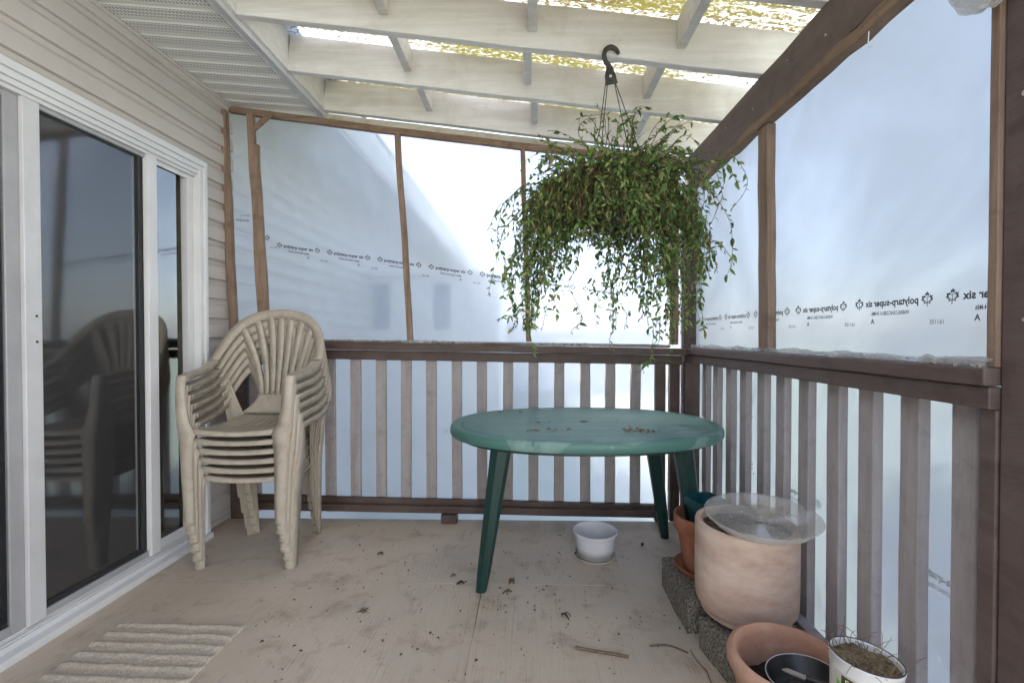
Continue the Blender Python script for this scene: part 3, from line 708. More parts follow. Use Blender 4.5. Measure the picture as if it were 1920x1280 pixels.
def make_chair():
    root = thing('plastic_chair', 'x', 'chair')
    def f_seat(mb):
        def fn(u, v):
            t = 2*u-1
            if v < .16:                       # rolled front lip
                k = v/.16; y = -.222 - .016*math.sin((1-k)*1.5); z = .419 + .031*math.sin(k*1.5)
                hw = .238
            else:
                k = (v-.16)/.84; y = -.222 + .395*k; z = .450 + .016*k - .014*math.sin(k*math.pi); hw = .238 - .05*k
            z -= .010*(1-t*t)*(1 if v > .16 else v/.16) - .010*abs(t)**6*0
            x = hw*t
            if v <= .16: y += .018*t*t; z += .010*t*t
            else: y += .018*t*t*(1-k)
            if abs(t) > .93: z -= .025
            return (x, y, z)
        def keep(u, v):
            t = 2*u-1
            return not (.50 < v < .86 and abs(t) < .50 and abs((t*10+.5) % 2 - 1) < .28)
        mb.grid(fn, 60, 26, keep=keep)
    part('seat', M['chair'], root, f_seat, solid=.007, smooth=50)
    def f_back(mb):
        # arch
        E = [hoop_edges(p) for p in HC[I0:NH-I0]]
        ribbon(mb, E)
        arch = HC[I0:NH-I0]
        # slats fan out from the lower panel to the arch
        for i in range(7):
            t = (i-3)/3
            xt = .212*t
            best = min([p for p in arch if p.z > .80], key=lambda p: abs(p.x - xt))
            j = [p for p in arch].index(best)
            inner = hoop_edges(best)[0]
            rows = []
            for k in range(13):
                s = k/12
                x = .092*t*(1-s**1.5) + inner.x*s**1.5
                z = .556 + (inner.z+.008-.556)*s
                yb = .182 + .062*s - .9*x*x*s; y = yb*(1-s*s) + (inner.y)*s*s
                w = .0128 + .0085*s
                rows.append((Vector((x-w, y + .10*abs(t)*w*t, z)), Vector((x+w, y - .10*abs(t)*w*t, z))))
            ribbon(mb, rows)
        # lower panel that runs into the seat
        def lp(u, v):
            t = 2*u-1; s = v
            hw = .112 + .085*(1-s)**2.0; z = .464 + .104*s
            return (hw*t, .166 + .018*s - .03*(t*t)*(1-s)*.8, z)
        mb.grid(lp, 12, 8)
    part('backrest', M['chair'], root, f_back, solid=.008, smooth=60, offset=0)
    for sg in (-1, 1):
        def f_arm(mb, sg=sg):
            pts = HC[:I0+1] if sg < 0 else HC[NH-I0-1:]
            top = [hoop_edges(p) for p in pts]
            def prof(a, b):  # an inverted-U arm
                o = b; i_ = a
                return [i_ + Vector((0,0,-.020)), i_, o, o + Vector((0,0,-.026))]
            rows = [prof(a, b) for a, b in top]
            n = len(rows); mb.add([p for r in rows for p in r], [(4*i+k, 4*i+k+1, 4*i+k+5, 4*i+k+4) for i in range(n-1) for k in range(3)])
        part('armrest', M['chair'], root, f_arm, solid=.006, smooth=50, offset=0)
        def f_leg(mb, sg=sg):
            # x of outer corner, y front, z, face width, flange depth
            st = [(.287,-.214,.702,.050,.030),(.288,-.222,.66,.050,.040),(.284,-.226,.56,.052,.050),(.277,-.229,.48,.062,.058),(.270,-.230,.43,.085,.060),(.264,-.230,.38,.066,.058),(.258,-.230,.25,.058,.054),(.250,-.228,.10,.052,.046),(.247,-.227,.016,.049,.042),(.2490,-.2305,.013,.0525,.045),(.2490,-.2305,.0,.052,.044)]
            rows = []
            for x, y, z, w, d in st:
                rows.append([Vector((sg*(x-w), y+.004, z)), Vector((sg*(x-w*.5), y-.004, z)), Vector((sg*(x-.006), y, z)), Vector((sg*x, y+.007, z)), Vector((sg*(x+.001), y+d, z))])
            n = len(rows); mb.add([p for r in rows for p in r], [(5*i+k, 5*i+k+1, 5*i+k+6, 5*i+k+5) for i in range(n-1) for k in range(4)])
            mb.add([rows[-1][0]+Vector((0,.012,0)), rows[-1][1], rows[-1][2], rows[-1][3], rows[-1][4], rows[-1][0]+Vector((0,.04,0))], [(0,1,2,3,4,5)])
            mb.add([rows[0][0], rows[0][1], rows[0][2], rows[0][3], rows[0][4]+Vector((0,.02,0)), rows[0][0]+Vector((0,.04,.0))], [(0,1,2,3,4,5)])
        part('leg', M['chair'], root, f_leg, solid=.006, smooth=50, offset=0, recalc=True)
        def f_rleg(mb, sg=sg):
            st = [(.268,.110,.69,.020,.045),(.250,.128,.56,.040,.05),(.232,.142,.45,.062,.055),(.222,.156,.30,.056,.05),(.212,.172,.12,.05,.045),(.207,.182,.0,.048,.04)]
            rows = []
            for x, y, z, w, d in st:
                rows.append([Vector((sg*(x-w), y+.002, z)), Vector((sg*(x-w*.5), y+.008, z)), Vector((sg*(x-.005), y+.004, z)), Vector((sg*x, y-.004, z)), Vector((sg*x, y-d, z))])
            n = len(rows); mb.add([p for r in rows for p in r], [(5*i+k, 5*i+k+1, 5*i+k+6, 5*i+k+5) for i in range(n-1) for k in range(4)])
            mb.add([rows[-1][0], rows[-1][1], rows[-1][2], rows[-1][3], rows[-1][4]], [(0,1,2,3,4)])
        part('leg', M['chair'], root, f_rleg, solid=.006, smooth=50, offset=0, recalc=True)
    return root
def copy_tree(o, parent=None):
    c = o.copy(); COL.objects.link(c); c.parent = parent
    for ch in list(o.children): copy_tree(ch, c)
    return c
ORD = ['beige plastic armchair at the bottom of the stack, feet on the deck', 'beige plastic armchair second from the bottom of the stack', 'beige plastic armchair third from the bottom of the stack', 'beige plastic armchair third from the top of the stack', 'beige plastic armchair second from the top of the stack', 'topmost beige plastic armchair of the stack, whole dirty seat showing']
ch0 = make_chair()
for k in range(6):
    c = ch0 if k == 0 else copy_tree(ch0)
    c.scale = (.955, 1, 1); c.location = (-1.392 - .004*k, 2.378 - .0085*k, .0465*k); c.rotation_euler = (0, 0, R(2.0 + (0,.5,-.6,.7,-.3,.6)[k]))
    tag(c, ORD[k], 'chair', 'stacked plastic chairs')

# ------------------------------------------------------------------ table
tb = thing('patio_table', 'faded green oval plastic patio table with splayed legs', 'table', (.268, 2.258, 0), R(1.5))
def sup(t, a, b, n=2.25):
    c, s = math.cos(t), math.sin(t)
    return (a*math.copysign(abs(c)**(2/n), c), b*math.copysign(abs(s)**(2/n), s))
def f_top(mb):
    prof = [(0.0,.700),(.06,.700),(.35,.700),(.7,.700),(.88,.700),(.915,.700),(.925,.6965),(.935,.700),(.965,.7005),(.985,.698),(.997,.690),(1.0,.678),(.998,.664),(.990,.655),(.970,.652),(.955,.655),(.95,.672),(.3,.678),(.06,.678)]
    n = 96; m = len(prof); vs = []; fs = []
    for k in range(n):
        t = 2*math.pi*k/n; x, y = sup(t, .660, .452)
        for r, z in prof:
            # constant-width rim whatever the radius
            vs.append((x*r, y*r, z)) if r else vs.append((x*.02, y*.02, z))
    for k in range(n):
        for i in range(m-1):
            fs.append((k*m+i, ((k+1)%n)*m+i, ((k+1)%n)*m+i+1, k*m+i+1))
    mb.add(vs, fs)
part('tabletop', M['table'], tb, f_top, smooth=35)
def f_apron(mb):
    n = 96; vs = []; fs = []
    for k in range(n):
        x, y = sup(2*math.pi*k/n, .605, .400)
        vs += [(x, y, .672), (x, y, .632), (x*.97, y*.96, .632), (x*.97, y*.96, .672)]
    for k in range(n):
        for i in range(3): fs.append((k*4+i, ((k+1)%n)*4+i, ((k+1)%n)*4+i+1, k*4+i+1))
    mb.add(vs, fs)
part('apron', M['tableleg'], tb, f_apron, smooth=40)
part('umbrella_cap', M['dark_seal'], tb, lambda mb: mb.lathe([(0,.7022),(.018,.7022),(.021,.7005)], 24))
for sx, sy in ((-1,-1),(1,-1),(1,1),(-1,1)):
    def f_leg(mb, sx=sx, sy=sy):
        top = Vector((sx*.400, sy*.245, .665)); bot = Vector((sx*.492, sy*.262, 0))
        n = 14; vs = []; fs = []; rows = 9
        for i in range(rows):
            s = i/(rows-1); c = top.lerp(bot, s); r = .050*(1-s) + .028*s
            if i == rows-1: r *= .86
            for k in range(n):
                t = 2*math.pi*k/n; q = r*(1 - .10*(k % 2)); vs.append(c + Vector((q*math.cos(t)*1.0, q*math.sin(t)*.85, 0)))
        for i in range(rows-1):
            for k in range(n): fs.append((i*n+k, i*n+(k+1)%n, (i+1)*n+(k+1)%n, (i+1)*n+k))
        fs.append(tuple((rows-1)*n + k for k in range(n)))
        mb.add(vs, fs)
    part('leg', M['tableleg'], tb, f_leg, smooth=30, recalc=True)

# ------------------------------------------------------------------ pots and blocks
def block(name, label, loc, rz, sx, sy, sz, seed):
    t = thing(name, label, 'concrete block', loc, rz, None)
    def f(mb):
        nx, ny, nz = 14, 14, 6
        def face(fn, a, b, fl):
            def g(u, v):
                p = Vector(fn(u, v)); q = p + Vector((mnoise.noise(p*9+Vector((seed,0,0))), mnoise.noise(p*9+Vector((0,seed,0))), mnoise.noise(p*9+Vector((0,0,seed)))))*.006
                q += Vector((mnoise.noise(p*40), mnoise.noise(p*40+Vector((4,4,4))), mnoise.noise(p*40+Vector((9,1,4)))))*.002
                for i, s_ in enumerate((sx/2, sy/2)): pass
                q.z = max(q.z, 0.0) if p.z > 1e-4 else 0.0
                return q
            mb.grid(g, a, b, flip=fl)
        X, Y, Z = sx/2, sy/2, sz
        face(lambda u, v: (-X+2*X*u, -Y+2*Y*v, Z), nx, ny, False); face(lambda u, v: (-X+2*X*u, -Y, Z*v), nx, nz, False); face(lambda u, v: (-X+2*X*u, Y, Z*v), nx, nz, True)
        face(lambda u, v: (-X, -Y+2*Y*u, Z*v), ny, nz, True); face(lambda u, v: (X, -Y+2*Y*u, Z*v), ny, nz, False); face(lambda u, v: (-X+2*X*u, -Y+2*Y*v, 0), nx, ny, True)
    part('body', M['concrete'], t, f, smooth=60, recalc=True)
    return t
block('concrete_block', 'rough pebbled concrete block under the small terracotta pot', (.775, 1.88, 0), R(0), .36, .33, .128, 1)
block('concrete_block', 'lighter concrete block in front, under the tall pale clay planter', (.785, 1.54, 0), R(11), .31, .25, .112, 2)
block('concrete_block', 'concrete block under the printed nursery pot at bottom right', (.80, 1.035, 0), R(3), .20, .17, .125, 3)

pl = thing('clay_planter', 'tall pale cylindrical clay planter standing across the concrete blocks', 'planter', (.783, 1.655, .129), 0)
def f_planter(mb):
    mb.lathe([(0,.004),(.125,.004),(.146,.0),(.151,.004),(.154,.020),(.1565,.0225),(.168,.040),(.1705,.055),(.1725,.12),(.1725,.25),(.172,.312),(.169,.322),(.160,.326),(.150,.322),(.147,.312),(.147,.27)], 72, wob=.012, seed=3)
part('pot', M['clay'], pl, f_planter, smooth=28)
def f_soil(mb, r, z, amp, seed):
    def fn(u, v):
        a = 2*math.pi*u; q = r*v; p = Vector((q*math.cos(a), q*math.sin(a), 0))
        return (p.x, p.y, z + amp*(mnoise.noise(p*22+Vector((seed,0,0))) + .6*mnoise.noise(p*70+Vector((0,seed,0)))))
    mb.grid(fn, 48, 16)
part('soil', M['soil'], pl, lambda mb: f_soil(mb, .149, .296, .010, 2))
cs = thing('clear_saucer', 'clear ribbed plastic saucer lying on top of the tall clay planter', 'saucer', (.815, 1.605, .462))
cs.scale = (.96,.96,.96); cs.rotation_euler = (R(3.0), R(-2.5), 0)
def f_saucer(mb):
    prof = [(.0, .006)]
    r = .012
    while r < .15: prof += [(r, .006), (r+.005, .0110), (r+.008, .006)]; r += .013
    prof += [(.160,.006),(.168,.012),(.184,.036),(.188,.040),(.194,.041),(.1945,.039)]
    mb.lathe(prof, 72, wob=.01, seed=8)
part('dish', M['clear'], cs, f_saucer, solid=.0016, smooth=50)
for _ in range(14):
    part('dirt_crumb', M['darkleaf'], cs, lambda mb: mb.lathe([(0,0),(.0024,.0006),(0,.0018)], 6, (random.uniform(-.11,.13), random.uniform(-.12,.1), .0095)))

sp_ = thing('saucer', 'terracotta saucer on the rough concrete block under the small pot', 'saucer', (.735, 1.925, .131))
part('dish', M['terracotta'], sp_, lambda mb: mb.lathe([(0,.0),(.098,.0),(.104,.004),(.117,.024),(.120,.028),(.114,.030),(.104,.014),(.098,.010),(0,.010)], 56, wob=.01), smooth=45)
tp = thing('terracotta_pot', 'small terracotta pot with rim behind the tall clay planter', 'pot', (.735, 1.925, .142))
part('pot', M['terracotta'], tp, lambda mb: mb.lathe([(0,0),(.078,0),(.082,.004),(.104,.165),(.116,.168),(.1185,.172),(.122,.222),(.120,.230),(.112,.230),(.108,.222),(.100,.168),(.098,.14)], 56), smooth=40)
part('soil', M['soil_dark'], tp, lambda mb: f_soil(mb, .100, .150, .006, 5))
nt = thing('nursery_pot', 'teal plastic nursery pot sitting inside the small terracotta pot', 'pot', (.742, 1.93, .300), R(14))
def f_nt(mb):
    a, b, h = .044, .062, .140
    def ring(s, z, k=1): return [(s*math.copysign(abs(math.cos(t))**.4, math.cos(t))*k, s*math.copysign(abs(math.sin(t))**.4, math.sin(t))*k, z) for t in [2*math.pi*i/32 for i in range(32)]]
    rows = [ring(a, 0), ring(b*.96, h*.72), ring(b*.97+.006, h*.73), ring(b+.008, h), ring(b+.005, h+.001), ring(b-.002, h-.002), ring(b*.9, h*.6), ring(a*.9, .006)]
    mb.add([p for r in rows for p in r], [(i*32+k, i*32+(k+1)%32, (i+1)*32+(k+1)%32, (i+1)*32+k) for i in range(len(rows)-1) for k in range(32)] + [tuple(range(31,-1,-1))])
part('pot', M['teal'], nt, f_nt, smooth=40)
part('soil', M['soil_dark'], nt, lambda mb: f_soil(mb, .044, .085, .004, 6))

wt = thing('saucer', 'cream saucer with dead leaves under the white plastic tub', 'saucer', (.331, 2.312, .0005))
part('dish', M['tubsaucer'], wt, lambda mb: mb.lathe([(0,0),(.095,0),(.102,.004),(.109,.015),(.107,.016),(.098,.006),(0,.004)], 48, wob=.01), smooth=45)
for _ in range(9):
    a = random.uniform(2.6, 3.9); part('dirt_crumb', M['darkleaf'], wt, lambda mb: mb.lathe([(0,0),(.005,.001),(.0,.006)], 5, (.097*math.cos(a), .097*math.sin(a), .008)))
tu = thing('plastic_tub', 'frosted white plastic tub with dirty base on the deck floor', 'tub', (.333, 2.312, .007))
part('tub', M['tub'], tu, lambda mb: mb.lathe([(0,.0),(.084,.0),(.090,.004),(.092,.012),(.104,.112),(.110,.114),(.1125,.118),(.1125,.127),(.109,.130),(.106,.127),(.101,.108),(.089,.012),(.085,.006),(0,.005)], 56), smooth=40)

bw = thing('terracotta_bowl', 'wide terracotta bowl with thick rolled rim in the bottom right corner', 'bowl', (.722, 1.262, .0005))
part('bowl', M['terracotta_bowl'], bw, lambda mb: mb.lathe([(0,0),(.10,0),(.108,.006),(.128,.10),(.144,.175),(.152,.190),(.160,.205),(.161,.222),(.155,.236),(.144,.240),(.134,.232),(.130,.215),(.127,.19),(.118,.12),(.112,.10)], 72, wob=.008), smooth=50)
part('soil', M['soil_dark'], bw, lambda mb: f_soil(mb, .122, .135, .012, 9))
bk = thing('black_dish', 'round black plastic dish with pale rim lying in the terracotta bowl', 'dish', (.752, 1.235, .150))
bk.rotation_euler = (R(-4), R(-6), 0)
part('dish', M['black'], bk, lambda mb: mb.lathe([(0,.0),(.068,0),(.078,.006),(.092,.045),(.0935,.052),(.091,.054),(.088,.050),(.075,.012),(.066,.006),(0,.006)], 56), smooth=45)
part('rim', M['vinyl_light'], bk, lambda mb: mb.tube([(.0925*math.cos(t), .0925*math.sin(t), .0535) for t in [2*math.pi*i/56 for i in range(57)]], .0014, 6))
sh = thing('pruning_shears', 'worn pruning shears with steel blade resting in the black dish', 'shears', (.755, 1.235, .195), R(-38))
def f_blade(mb):
    mb.add([(-.062,-.004,0),(-.052,-.010,0),(-.005,-.011,0),(0,-.004,0),(0,.006,0),(-.05,.008,0),(-.062,-.004,.003),(-.052,-.010,.004),(-.005,-.011,.005),(0,-.004,.005),(0,.006,.005),(-.05,.008,.004)],
           [(5,4,3,2,1,0),(6,7,8,9,10,11)] + [(i,(i+1)%6,(i+1)%6+6,i+6) for i in range(6)])
part('blade', M['steel'], sh, f_blade, smooth=0, bevel=.0008)
part('handle', M['black'], sh, lambda mb: mb.tube([(-.002,-.002,.003),(.025,-.006,.006),(.06,-.012,.006),(.095,-.010,.004)], [.009,.010,.0095,.007], 10))
part('handle', M['black'], sh, lambda mb: mb.tube([(-.002,.002,.000),(.025,.010,-.004),(.06,.026,-.010),(.09,.030,-.012)], [.008,.009,.009,.007], 10))
part('finger_ring', M['black'], sh, lambda mb: mb.tube([(-.015+.019*math.cos(t), -.038+.016*math.sin(t), -.006) for t in [2*math.pi*i/24 for i in range(25)]], .0035, 8))
part('pivot', M['steel'], sh, lambda mb: mb.lathe([(0,.008),(.005,.008),(.006,.0055)], 14, (-.004,-.002,0)))
sv = thing('cork', 'short pale wooden plug lying in the black dish', 'plug', (.722, 1.183, .168), R(20))
part('plug', M['cream'], sv, lambda mb: mb.tube([(-.012,0,.012),(.014,0,.014)], [.010,.012], 14))

pp = thing('printed_pot', 'white printed plant pot holding dead stalks at the bottom right', 'plant pot', (.803, 1.108, .118))
pp.scale = (.92,.92,.95); pp.rotation_euler = (R(-2), R(5), 0)
PR = lambda z: .066 + .0145*z/.232
part('pot', M['cream'], pp, lambda mb: mb.lathe([(0,.0),(.062,.0),(.066,.004),(PR(.20),.205),(PR(.22)-.001,.214)], 64), smooth=40).data.materials[0] = simple('wood_print', (.50,.47,.40), (.62,.59,.53), (5,5,.5), 5, .4, .05)
part('rim', M['vinyl'], pp, lambda mb: mb.lathe([(PR(.2)-.0005,.2055),(PR(.2)+.0015,.206),(PR(.23)+.0015,.231),(PR(.23)+.003,.233),(PR(.23)+.003,.238),(PR(.23),.240),(PR(.23)-.003,.237),(PR(.22)-.003,.21)], 64), smooth=40)
part('rim_edge', M['black'], pp, lambda mb: mb.tube([((PR(.23)+.001)*math.cos(t), (PR(.23)+.001)*math.sin(t), .2405) for t in [2*math.pi*i/64 for i in range(65)]], .0016, 6))
part('soil', simple('fibrous_soil', (.10,.065,.04), (.36,.27,.17), (1,1,1), 90, .95, 1.0, .02, 90, .1), pp, lambda mb: f_soil(mb, .078, .226, .010, 12))
def on_pot(a0):
    return lambda x, z, d=.0012: ((PR(z)+d)*math.sin(a0 + x/.078), -(PR(z)+d)*math.cos(a0 + x/.078), z)
A0 = R(-54)
def f_band(mb):
    g = on_pot(A0); mb.grid(lambda u, v: g(-.028 + .10*u, .172 + .028*v), 20, 1)
part('label_band', M['olive'], pp, f_band)
def f_word(mb):
    g = on_pot(A0); put_text(mb, lambda a, b: g(a, b, .0022), 'Everything', -.018, .180, width=.080, size=.021, bold=.01)
part('lettering', M['cream'], pp, f_word, smooth=0)
def f_leafp(mb):
    g = on_pot(A0); pts = [(-.048,.135),(-.040,.150),(-.042,.178),(-.052,.186),(-.053,.168),(-.052,.15)]
    mb.add([g(x+.012, z, .0018) for x, z in pts], [tuple(range(6))])
    pts = [(-.014,.14),(-.002,.145),(.006,.156),(.004,.168),(-.008,.168),(-.016,.156)]
part('leaf_print', M['leafprint'], pp, f_leafp)
part('leaf_print', M['brownprint'], pp, lambda mb: mb.add([on_pot(A0)(-.022+.013*math.cos(t), .158+.012*math.sin(t), .0016) for t in [2*math.pi*i/14 for i in range(14)]], [tuple(range(14))]))
rnd = random.Random(5)
def f_stalks(mb):
    for k in range(46):
        a = rnd.uniform(0, 6.28); r = rnd.uniform(.02, .074) if k % 3 else .072
        p = Vector((r*math.cos(a), r*math.sin(a), .224)); h = rnd.uniform(.02, .075) if k % 4 else rnd.uniform(.06, .10)
        d = Vector((math.cos(a)*rnd.uniform(.0,.5), math.sin(a)*rnd.uniform(0,.5), 1)); pts = [p]
        cv = Vector((rnd.uniform(-1,1), rnd.uniform(-1,1), -.9 if rnd.random() < .4 else .1))*.22
        for i in range(7):
            d = (d + cv + Vector((rnd.uniform(-.2,.2), rnd.uniform(-.2,.2), 0))).normalized(); pts.append(pts[-1] + d*h/6)
        mb.tube(pts, [.0011 - .00008*i for i in range(8)], 4)
part('stalk', M['twig'], pp, f_stalks)

# ------------------------------------------------------------------ rug
rg = thing('rug', 'small cream ribbed woven rug on the deck beside the sliding door', 'rug', (-1.36, 1.36, .001), R(-1.5))
def f_rug(mb):
    def fn(u, v):
        x = -.248 + .496*u; y = -.38 + .745*v + .022*(u-.5)
        rib = abs(math.sin(math.pi*(y+.006*mnoise.noise((x*9,y*3,0)))/.054))
        rag = .006*mnoise.noise((y*45, (u > .5)*9, 3)); ex = 0 if .02 < u < .98 else 1
        z = .005 + .006*rib**4 + .0015*mnoise.noise((x*60, y*60, 1)) + .0018*mnoise.noise((x*150, y*110, 4))
        if u in (0, 1) or v in (0, 1): z = 0
        return (x + ex*rag, y + .006*mnoise.noise((x*8,0,y*5)), z)
    mb.grid(fn, 150, 220)
part('weave', M['rug'], rg, f_rug, smooth=80)

# ------------------------------------------------------------------ hanging basket
hb = thing('hanging_basket', 'straggly green hanging basket plant on a black hook', 'hanging plant', (.355, 1.90, 1.58))
H0 = Vector(hb.location)
def hpt(x, y, z): return Vector((x, y, z)) - H0
part('pot', M['black'], hb, lambda mb: mb.lathe([(0,-.02),(.085,-.02),(.10,0),(.142,.17),(.148,.172),(.148,.185),(.140,.185),(.136,.17),(.13,.15),(0,.155)], 40), smooth=40)
hx, hz = .333, 2.30
def f_hook(mb):
    path = [(.337,1.9,2.168),(.331,1.9,2.205),(.327,1.9,2.240),(.312,1.9,2.262),(.306,1.9,2.288),(.314,1.9,2.311),(.333,1.9,2.320),(.352,1.9,2.312),(.362,1.9,2.300),(.366,1.9,2.291)]
    w = [.030,.026,.013,.011,.011,.0115,.0115,.011,.009,.006]
    P = crom(path, 4); n = len(P); vs = []; fs = []
    for i, p in enumerate(P):
        t = i/(n-1)*(len(w)-1); k = min(int(t), len(w)-2); ww = w[k] + (w[k+1]-w[k])*(t-k)
        d = (P[min(i+1,n-1)] - P[max(i-1,0)]).normalized(); s = Vector((d.z, 0, -d.x))
        for a, b in ((-1,-1),(1,-1),(1,1),(-1,1)): vs.append(p + s*ww*a*.85 + Vector((0,.004*b,0)) - H0)
    for i in range(n-1):
        for k in range(4): fs.append((i*4+k, i*4+(k+1)%4, i*4+(k+1)%4+4, i*4+k+4))
    fs += [(3,2,1,0), tuple((n-1)*4+k for k in range(4))]
    mb.add(vs, fs)
part('hook', M['black_hook'], hb, f_hook, bevel=.0015, recalc=True)
part('eyelet', M['vinyl_light'], hb, lambda mb: mb.tube([hpt(.332,1.893,2.198), hpt(.332,1.894,2.198)], .006, 14))
for (a, b, c) in ((.312,(-.13,-.05),.0),(.320,(-.09,.10),.0),(.354,(.11,-.08),.0),(.350,(.10,.10),.0)):
    part('wire', M['black_hook'], hb, lambda mb, a=a, b=b: mb.tube([hpt(a,1.9,2.170), hpt(.355+b[0]*.55,1.9+b[1]*.5,1.96), hpt(.355+b[0]*1.02,1.9+b[1]*1.02,1.76)], .0021, 5))
part('root_ball', M['drystem'], hb, lambda mb: f_soil(mb, .136, .17, .02, 3))
rnd = random.Random(3)
def bez(a, b, c, d, n):
    return [a*(1-t)**3 + b*3*t*(1-t)**2 + c*3*t*t*(1-t) + d*t**3 for t in [i/n for i in range(n+1)]]
LF = MB(); ST = MB(); DS = MB()
def leaf(p, d, L, W):
    """a folded, curled leaf: two rows of quads meeting at the midrib"""
    d = d.normalized(); s = d.cross(Vector((rnd.uniform(-.4,.4), rnd.uniform(-.4,.4), 1))); s = s.normalized() if s.length > 1e-3 else Vector((1,0,0))
    u = s.cross(d); roll = rnd.uniform(-1.2, 1.2); s, u = s*math.cos(roll) + u*math.sin(roll), u*math.cos(roll) - s*math.sin(roll)
    curl = rnd.uniform(.1, .9); vs = []
    for t, w in ((0,.12),(.35,1),(.7,.8),(1,.05)):
        c = p + d*L*t - u*L*curl*t*t*.6; f = rnd.uniform(.1,.6)
        vs += [c - s*W*w*.5 + u*W*w*f*.5, c, c + s*W*w*.5 + u*W*w*f*.5]
    LF.add(vs, [(3*i+k, 3*i+k+1, 3*i+k+4, 3*i+k+3) for i in range(3) for k in range(2)])
def stem(path, dens, Ls, dry=0.0):
    jit = [p + Vector((mnoise.noise(p*14), mnoise.noise(p*14+Vector((5,0,0))), mnoise.noise(p*14+Vector((0,5,0)))))*.018 + Vector((mnoise.noise(p*5+Vector((9,0,0))), mnoise.noise(p*5+Vector((0,9,0))), 0))*.045 for p in path]
    n = len(jit); (DS if rnd.random() < dry else ST).tube([p - H0 for p in jit], [.0017*(1-.6*i/n) for i in range(n)], 4, False)
    for i in range(1, n):
        seg = jit[i] - jit[i-1]; k = dens*seg.length; m = int(k) + (rnd.random() < k - int(k))
        for _ in range(m):
            p = jit[i-1] + seg*rnd.random(); dd = seg.normalized()*rnd.uniform(.1,.8) + Vector((rnd.uniform(-1,1), rnd.uniform(-1,1), rnd.uniform(-.9,.45)))
            L = Ls*rnd.choice((.45,.7,.85,1,1.1,1.45))*rnd.uniform(.85,1.15); leaf(p - H0, dd, L, L*rnd.uniform(.34,.52))
C0 = Vector((.355, 1.90, 1.745))
def rim(a, k=1): return C0 + Vector((.13*k*math.cos(a), .13*k*math.sin(a), 0))
# 1. dense crown
for i in range(380):
    a = rnd.uniform(0, 6.283); e = rnd.uniform(-.95, .95); L = rnd.uniform(.10, .31)
    d = Vector((math.cos(a)*math.cos(e)*1.15, math.sin(a)*math.cos(e)*.8, math.sin(e)*.62))
    p0 = rim(a, rnd.uniform(.1,1)); p1 = p0 + d*L*.6 + Vector((0,0,.05)); p2 = p0 + d*L + Vector((0,0,.02)); p3 = p0 + d*L*1.05 + Vector((rnd.uniform(-.04,.04), 0, -rnd.uniform(.02,.20)))
    stem(bez(p0, p1, p2, p3, 9), 84, .022, .35)
for i in range(60):      # shoots that rise towards the hook
    a = rnd.uniform(0, 6.283); p0 = rim(a, rnd.uniform(.2,.9)); h = rnd.uniform(.10,.24); q = Vector((math.cos(a)*.5, math.sin(a)*.4, 0))
    stem(bez(p0, p0+q*.1+Vector((0,0,h*.5)), p0+q*.3+Vector((0,0,h)), p0+q*.45+Vector((rnd.uniform(-.05,.05),0,h*.9)), 8), 70, .021, .25)
# 2. bare brown tangle on the left front
for i in range(300):
    a = rnd.uniform(2.4, 6.2); p0 = rim(a, rnd.uniform(.5,1.05)) + Vector((-.03,0,rnd.uniform(-.02,.05)))
    d = Vector((math.cos(a)*rnd.uniform(.5,1.3) - .3, math.sin(a)*.7, rnd.uniform(-.3,.4)))
    p1 = p0 + d*.09; p2 = p0 + d*.14 + Vector((rnd.uniform(-.05,.05),0,-.07)); p3 = p2 + Vector((rnd.uniform(-.06,.06), rnd.uniform(-.03,.03), -rnd.uniform(.03,.13)))
    path = bez(p0, p1, p2, p3, 8); DS.tube([p + Vector((mnoise.noise(p*20), mnoise.noise(p*20+Vector((3,0,0))), 0))*.02 - H0 for p in path], .0014, 4, False)
    for _ in range(2): leaf(path[rnd.randrange(3,9)] - H0, Vector((rnd.uniform(-1,1), rnd.uniform(-1,1), -.6)), .020, .008)
for i in range(120):     # short growth hanging over the face of the pot
    a = rnd.uniform(3.3, 6.1); p0 = rim(a, 1.0) + Vector((0,0,.02)); q = Vector((math.cos(a), math.sin(a), 0))
    stem(bez(p0, p0+q*.06+Vector((0,0,.03)), p0+q*.08+Vector((0,0,-.06)), p0+q*rnd.uniform(.02,.10)+Vector((rnd.uniform(-.05,.05),0,-rnd.uniform(.10,.26))), 8), 60, .022, .45)
# 3. long trailing lobes: (x at the end, z at the end, x spread, z spread, count, density)
LOBES = [(-.005,1.16,.085,.12,44,56),(.085,1.28,.07,.12,32,52),(-.06,1.40,.07,.09,18,46),(.62,1.14,.085,.12,50,56),(.53,1.26,.07,.12,34,52),(.72,1.36,.06,.09,16,44),(.335,1.18,.06,.13,20,46),(.43,1.24,.06,.12,20,46)]
for (tx, tz, sx, sz, cnt, den) in LOBES:
    for i in range(cnt):
        ex = rnd.gauss(tx, sx*.75); ez = tz + abs(rnd.gauss(0, sz))*1.5 - .02; ey = 1.90 + rnd.gauss(0, .10)
        a = math.atan2(ey-1.9, ex-C0.x) + rnd.gauss(0,.5); p0 = rim(a, rnd.uniform(.6,1.0))
        mx = C0.x + (ex-C0.x)*rnd.uniform(.75,1.05)
        p1 = Vector((p0.x + (mx-p0.x)*.5, p0.y + (ey-p0.y)*.5, p0.z + rnd.uniform(-.02,.12))); p2 = Vector((mx, ey, p0.z - rnd.uniform(.0,.12))); p3 = Vector((ex, ey, ez))
        stem(bez(p0, p1, p2, p3, 16), den*1.45, .0225, .2)
